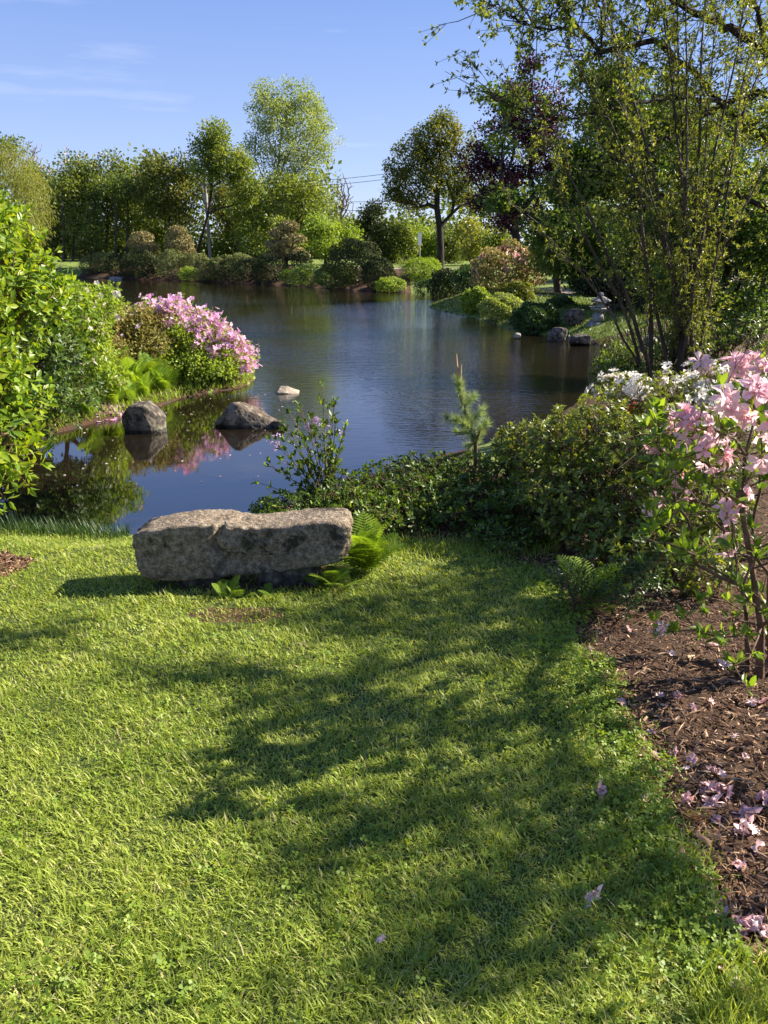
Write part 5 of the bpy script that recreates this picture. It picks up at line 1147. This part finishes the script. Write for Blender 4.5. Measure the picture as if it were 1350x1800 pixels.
# bark mulch: slivers and needles
g = np.random.default_rng(320)
wm = lambda c: np.where((c[:, 0] < c[:, 1] * .56 + .7) & (c[:, 1] > .8), np.clip(1.2 / np.maximum(c[:, 1], .9), 0, 1) ** 1.3, .02)
c = scatter_poly(mulch_poly, 34000, wm, g); c = np.concatenate([c, c[:3000] * 0 + scatter_poly(dirt_poly, 3000, lambda c: np.ones(len(c)), g)]); n = len(c)
P = np.stack([c[:, 0], c[:, 1], height(c[:, 0], c[:, 1]) + g.uniform(-.002, .012, n)], 1); L_ = g.uniform(.008, .034, n) * np.where(g.random(n) < .1, 1.6, 1)
v, f, a = bake(CHIP, P, frames(rand_dirs(n, 0, g) * (1, 1, .35), rand_dirs(n, 1.3, g)), np.stack([L_ * g.uniform(.3, 1.3, n), L_, L_], 1), g.random(n) ** 1.6)
tag(obj('bark_mulch', mesh_np('bark_mulch', v, f, a), M['chips'], kind='stuff'), 'brown shredded bark mulch covering the azalea bed', 'mulch')
# fallen blossoms
FB = [(1095, 1242, .028, 'fallen pink blossom on the clover edge of the mulch'), (1160, 1226, .018, None), (1190, 1228, .02, None), (1218, 1248, .016, None), (1145, 1292, .018, None), (1150, 1332, .014, None), (1185, 1328, .02, None), (1215, 1340, .018, None), (1205, 1355, .012, None), (1252, 1358, .022, None),
      (1268, 1366, .018, None), (1158, 1355, .016, None), (1205, 1410, .022, None), (1240, 1412, .02, None), (1240, 1395, .036, None), (1262, 1392, .040, 'large fresh pink blossom on the mulch, the biggest of the fallen ones'), (1278, 1405, .034, None), (1255, 1416, .03, None), (1135, 1410, .02, None), (1258, 1446, .018, None), (1310, 1438, .034, None), (1318, 1460, .032, None), (1300, 1465, .024, None),
      (1345, 1410, .034, None), (1332, 1498, .028, None), (1300, 1525, .02, None), (1195, 1505, .022, None), (1218, 1532, .016, None), (1056, 1402, .024, 'single pink blossom lying on the lawn grass'), (1040, 1590, .026, 'crumpled pink blossom lying low on the lawn'), (1240, 1570, .018, None), (1255, 1590, .018, None), (1268, 1608, .022, None), (1305, 1635, .03, None), (1325, 1628, .034, None), (1342, 1640, .034, None), (1280, 1715, .026, None), (1300, 1745, .026, None),
      (1180, 1152, .02, None), (1105, 1110, .02, None), (1035, 1145, .014, None), (1272, 1175, .034, 'pale crumpled blossom on the mulch at the foot of the pink azalea'), (1320, 1240, .026, None), (1340, 1238, .026, None), (1250, 1238, .018, None), (1225, 1108, .02, None), (1255, 1137, .02, None), (1310, 1335, .016, None), (670, 1665, .012, 'tiny pink petal cluster in the middle of the lower lawn'), (1290, 1300, .014, None)]
mfl = [single(t_, 'fallen_blossom', 'fallen') for t_ in WILTED]; g = np.random.default_rng(330)
FBL = []
for px, py, s_, lb3 in FB:
    p_ = at_ground(px, py); o_ = bpy.data.objects.new('fallen_blossom', mfl[g.integers(5)]); COL.objects.link(o_); zz = p_[2] + (.03 if 'lawn' in (lb3 or '') else .014)
    m_ = np.eye(4); m_[:3, :3] = (frames(rand_dirs(1, 0, g) * (1, 1, .3), rand_dirs(1, 1.2, g) + (0, -.3, 0))[0]) @ np.diag([s_ * 1.25, s_ * g.uniform(.8, 1.25), s_ * g.uniform(.5, 1)]); m_[:3, 3] = (p_[0], p_[1], zz); o_.matrix_world = Matrix(m_.tolist())
    where = 'in the lower right mulch corner' if py > 1480 else 'in the big cluster on mulch' if py > 1375 else 'in the shade near the clover edge' if px < 1175 else 'on the middle of the mulch bed' if py > 1200 else 'under the pink azalea branches'
    what = 'tiny' if s_ < .0165 else 'small' if s_ < .021 else 'medium' if s_ < .027 else 'large'
    FBL.append((o_, px)) if not lb3 else None
    tag(o_, lb3 or what + ' pink azalea blossom fallen ' + where, 'blossom', 'fallen azalea blossoms')
sets = {}
for o_, px in FBL: sets.setdefault(o_['label'], []).append((px, o_))
ORD = ['leftmost', 'second from left', 'third from left', 'fourth from left', 'fifth from left', 'sixth from left', 'seventh from left']
for lab, L_ in sets.items():
    if len(L_) > 1:
        for i_, (px, o_) in enumerate(sorted(L_, key=lambda q: q[0])): o_['label'] = lab.replace('pink azalea blossom', 'pink blossom') + ', ' + ('rightmost' if i_ == len(L_) - 1 else ORD[i_])
p_ = at_ground(1222, 1448); n = 70; v, f, a = bake(T([(-.012, 0, 0), (.012, 0, 0), (0, 1, .1)], [(0, 1, 2)]), np.tile(p_ + (.03, .01, .01), (n, 1)) + g.normal(size=(n, 3)) * .006, frames(np.stack([-1 + g.normal(size=n) * .35, g.normal(size=n) * .5 - .2, np.abs(g.normal(size=n)) * .2 + .1], 1), rand_dirs(n, 1, g)), g.uniform(.05, .09, n), g.random(n))
tag(obj('dead_needles', mesh_np('dead_needles', v, f, a), M['needle_litter']), 'tuft of rust brown dead pine needles lying on the mulch', 'pine needles')

c = scatter_poly(mulch_poly, 6500, wm, g); n = len(c)
P = np.stack([c[:, 0], c[:, 1], height(c[:, 0], c[:, 1]) + g.uniform(.004, .016, n)], 1)
v, f, a = bake(T([(-.5, 0, 0), (.5, 0, 0), (0, 1, 0), (0, .5, .12)], [(0, 1, 3), (1, 2, 3), (2, 0, 3)]), P, frames(rand_dirs(n, 0, g) * (1, 1, .12), rand_dirs(n, 2, g)), np.stack([np.full(n, .0022), g.uniform(.025, .08, n), np.full(n, .05)], 1), g.uniform(.5, 1, n))
tag(obj('litter_twigs', mesh_np('litter_twigs', v, f, a), M['chips'], kind='stuff'), 'fine pale twigs and needles strewn over the mulch', 'litter')
P = []
for k in range(150):
    w_ = on_z(g.uniform(60, 520), g.uniform(690, 860) if g.random() < .3 else g.normal(715, 14), WZ)
    if sdist(SH, np.array([w_[0]]), np.array([w_[1]]))[0] < -.03: P.append((w_[0], w_[1], WZ + .004))
P = np.array(P); n = len(P); v, f, a = bake(LEAF2, P, frames(rand_dirs(n, 0, g) * (1, 1, 0) + (0, 0, .001), np.tile([0, 0, 1.], (n, 1))), g.uniform(.02, .05, n) * np.where(g.random(n) < .5, .6, 1), g.random(n))
tag(obj('floating_petals', mesh_np('floating_petals', v, f, a), M['fallen'], kind='stuff'), 'scattered petals floating on the still water near the left bank', 'petals')
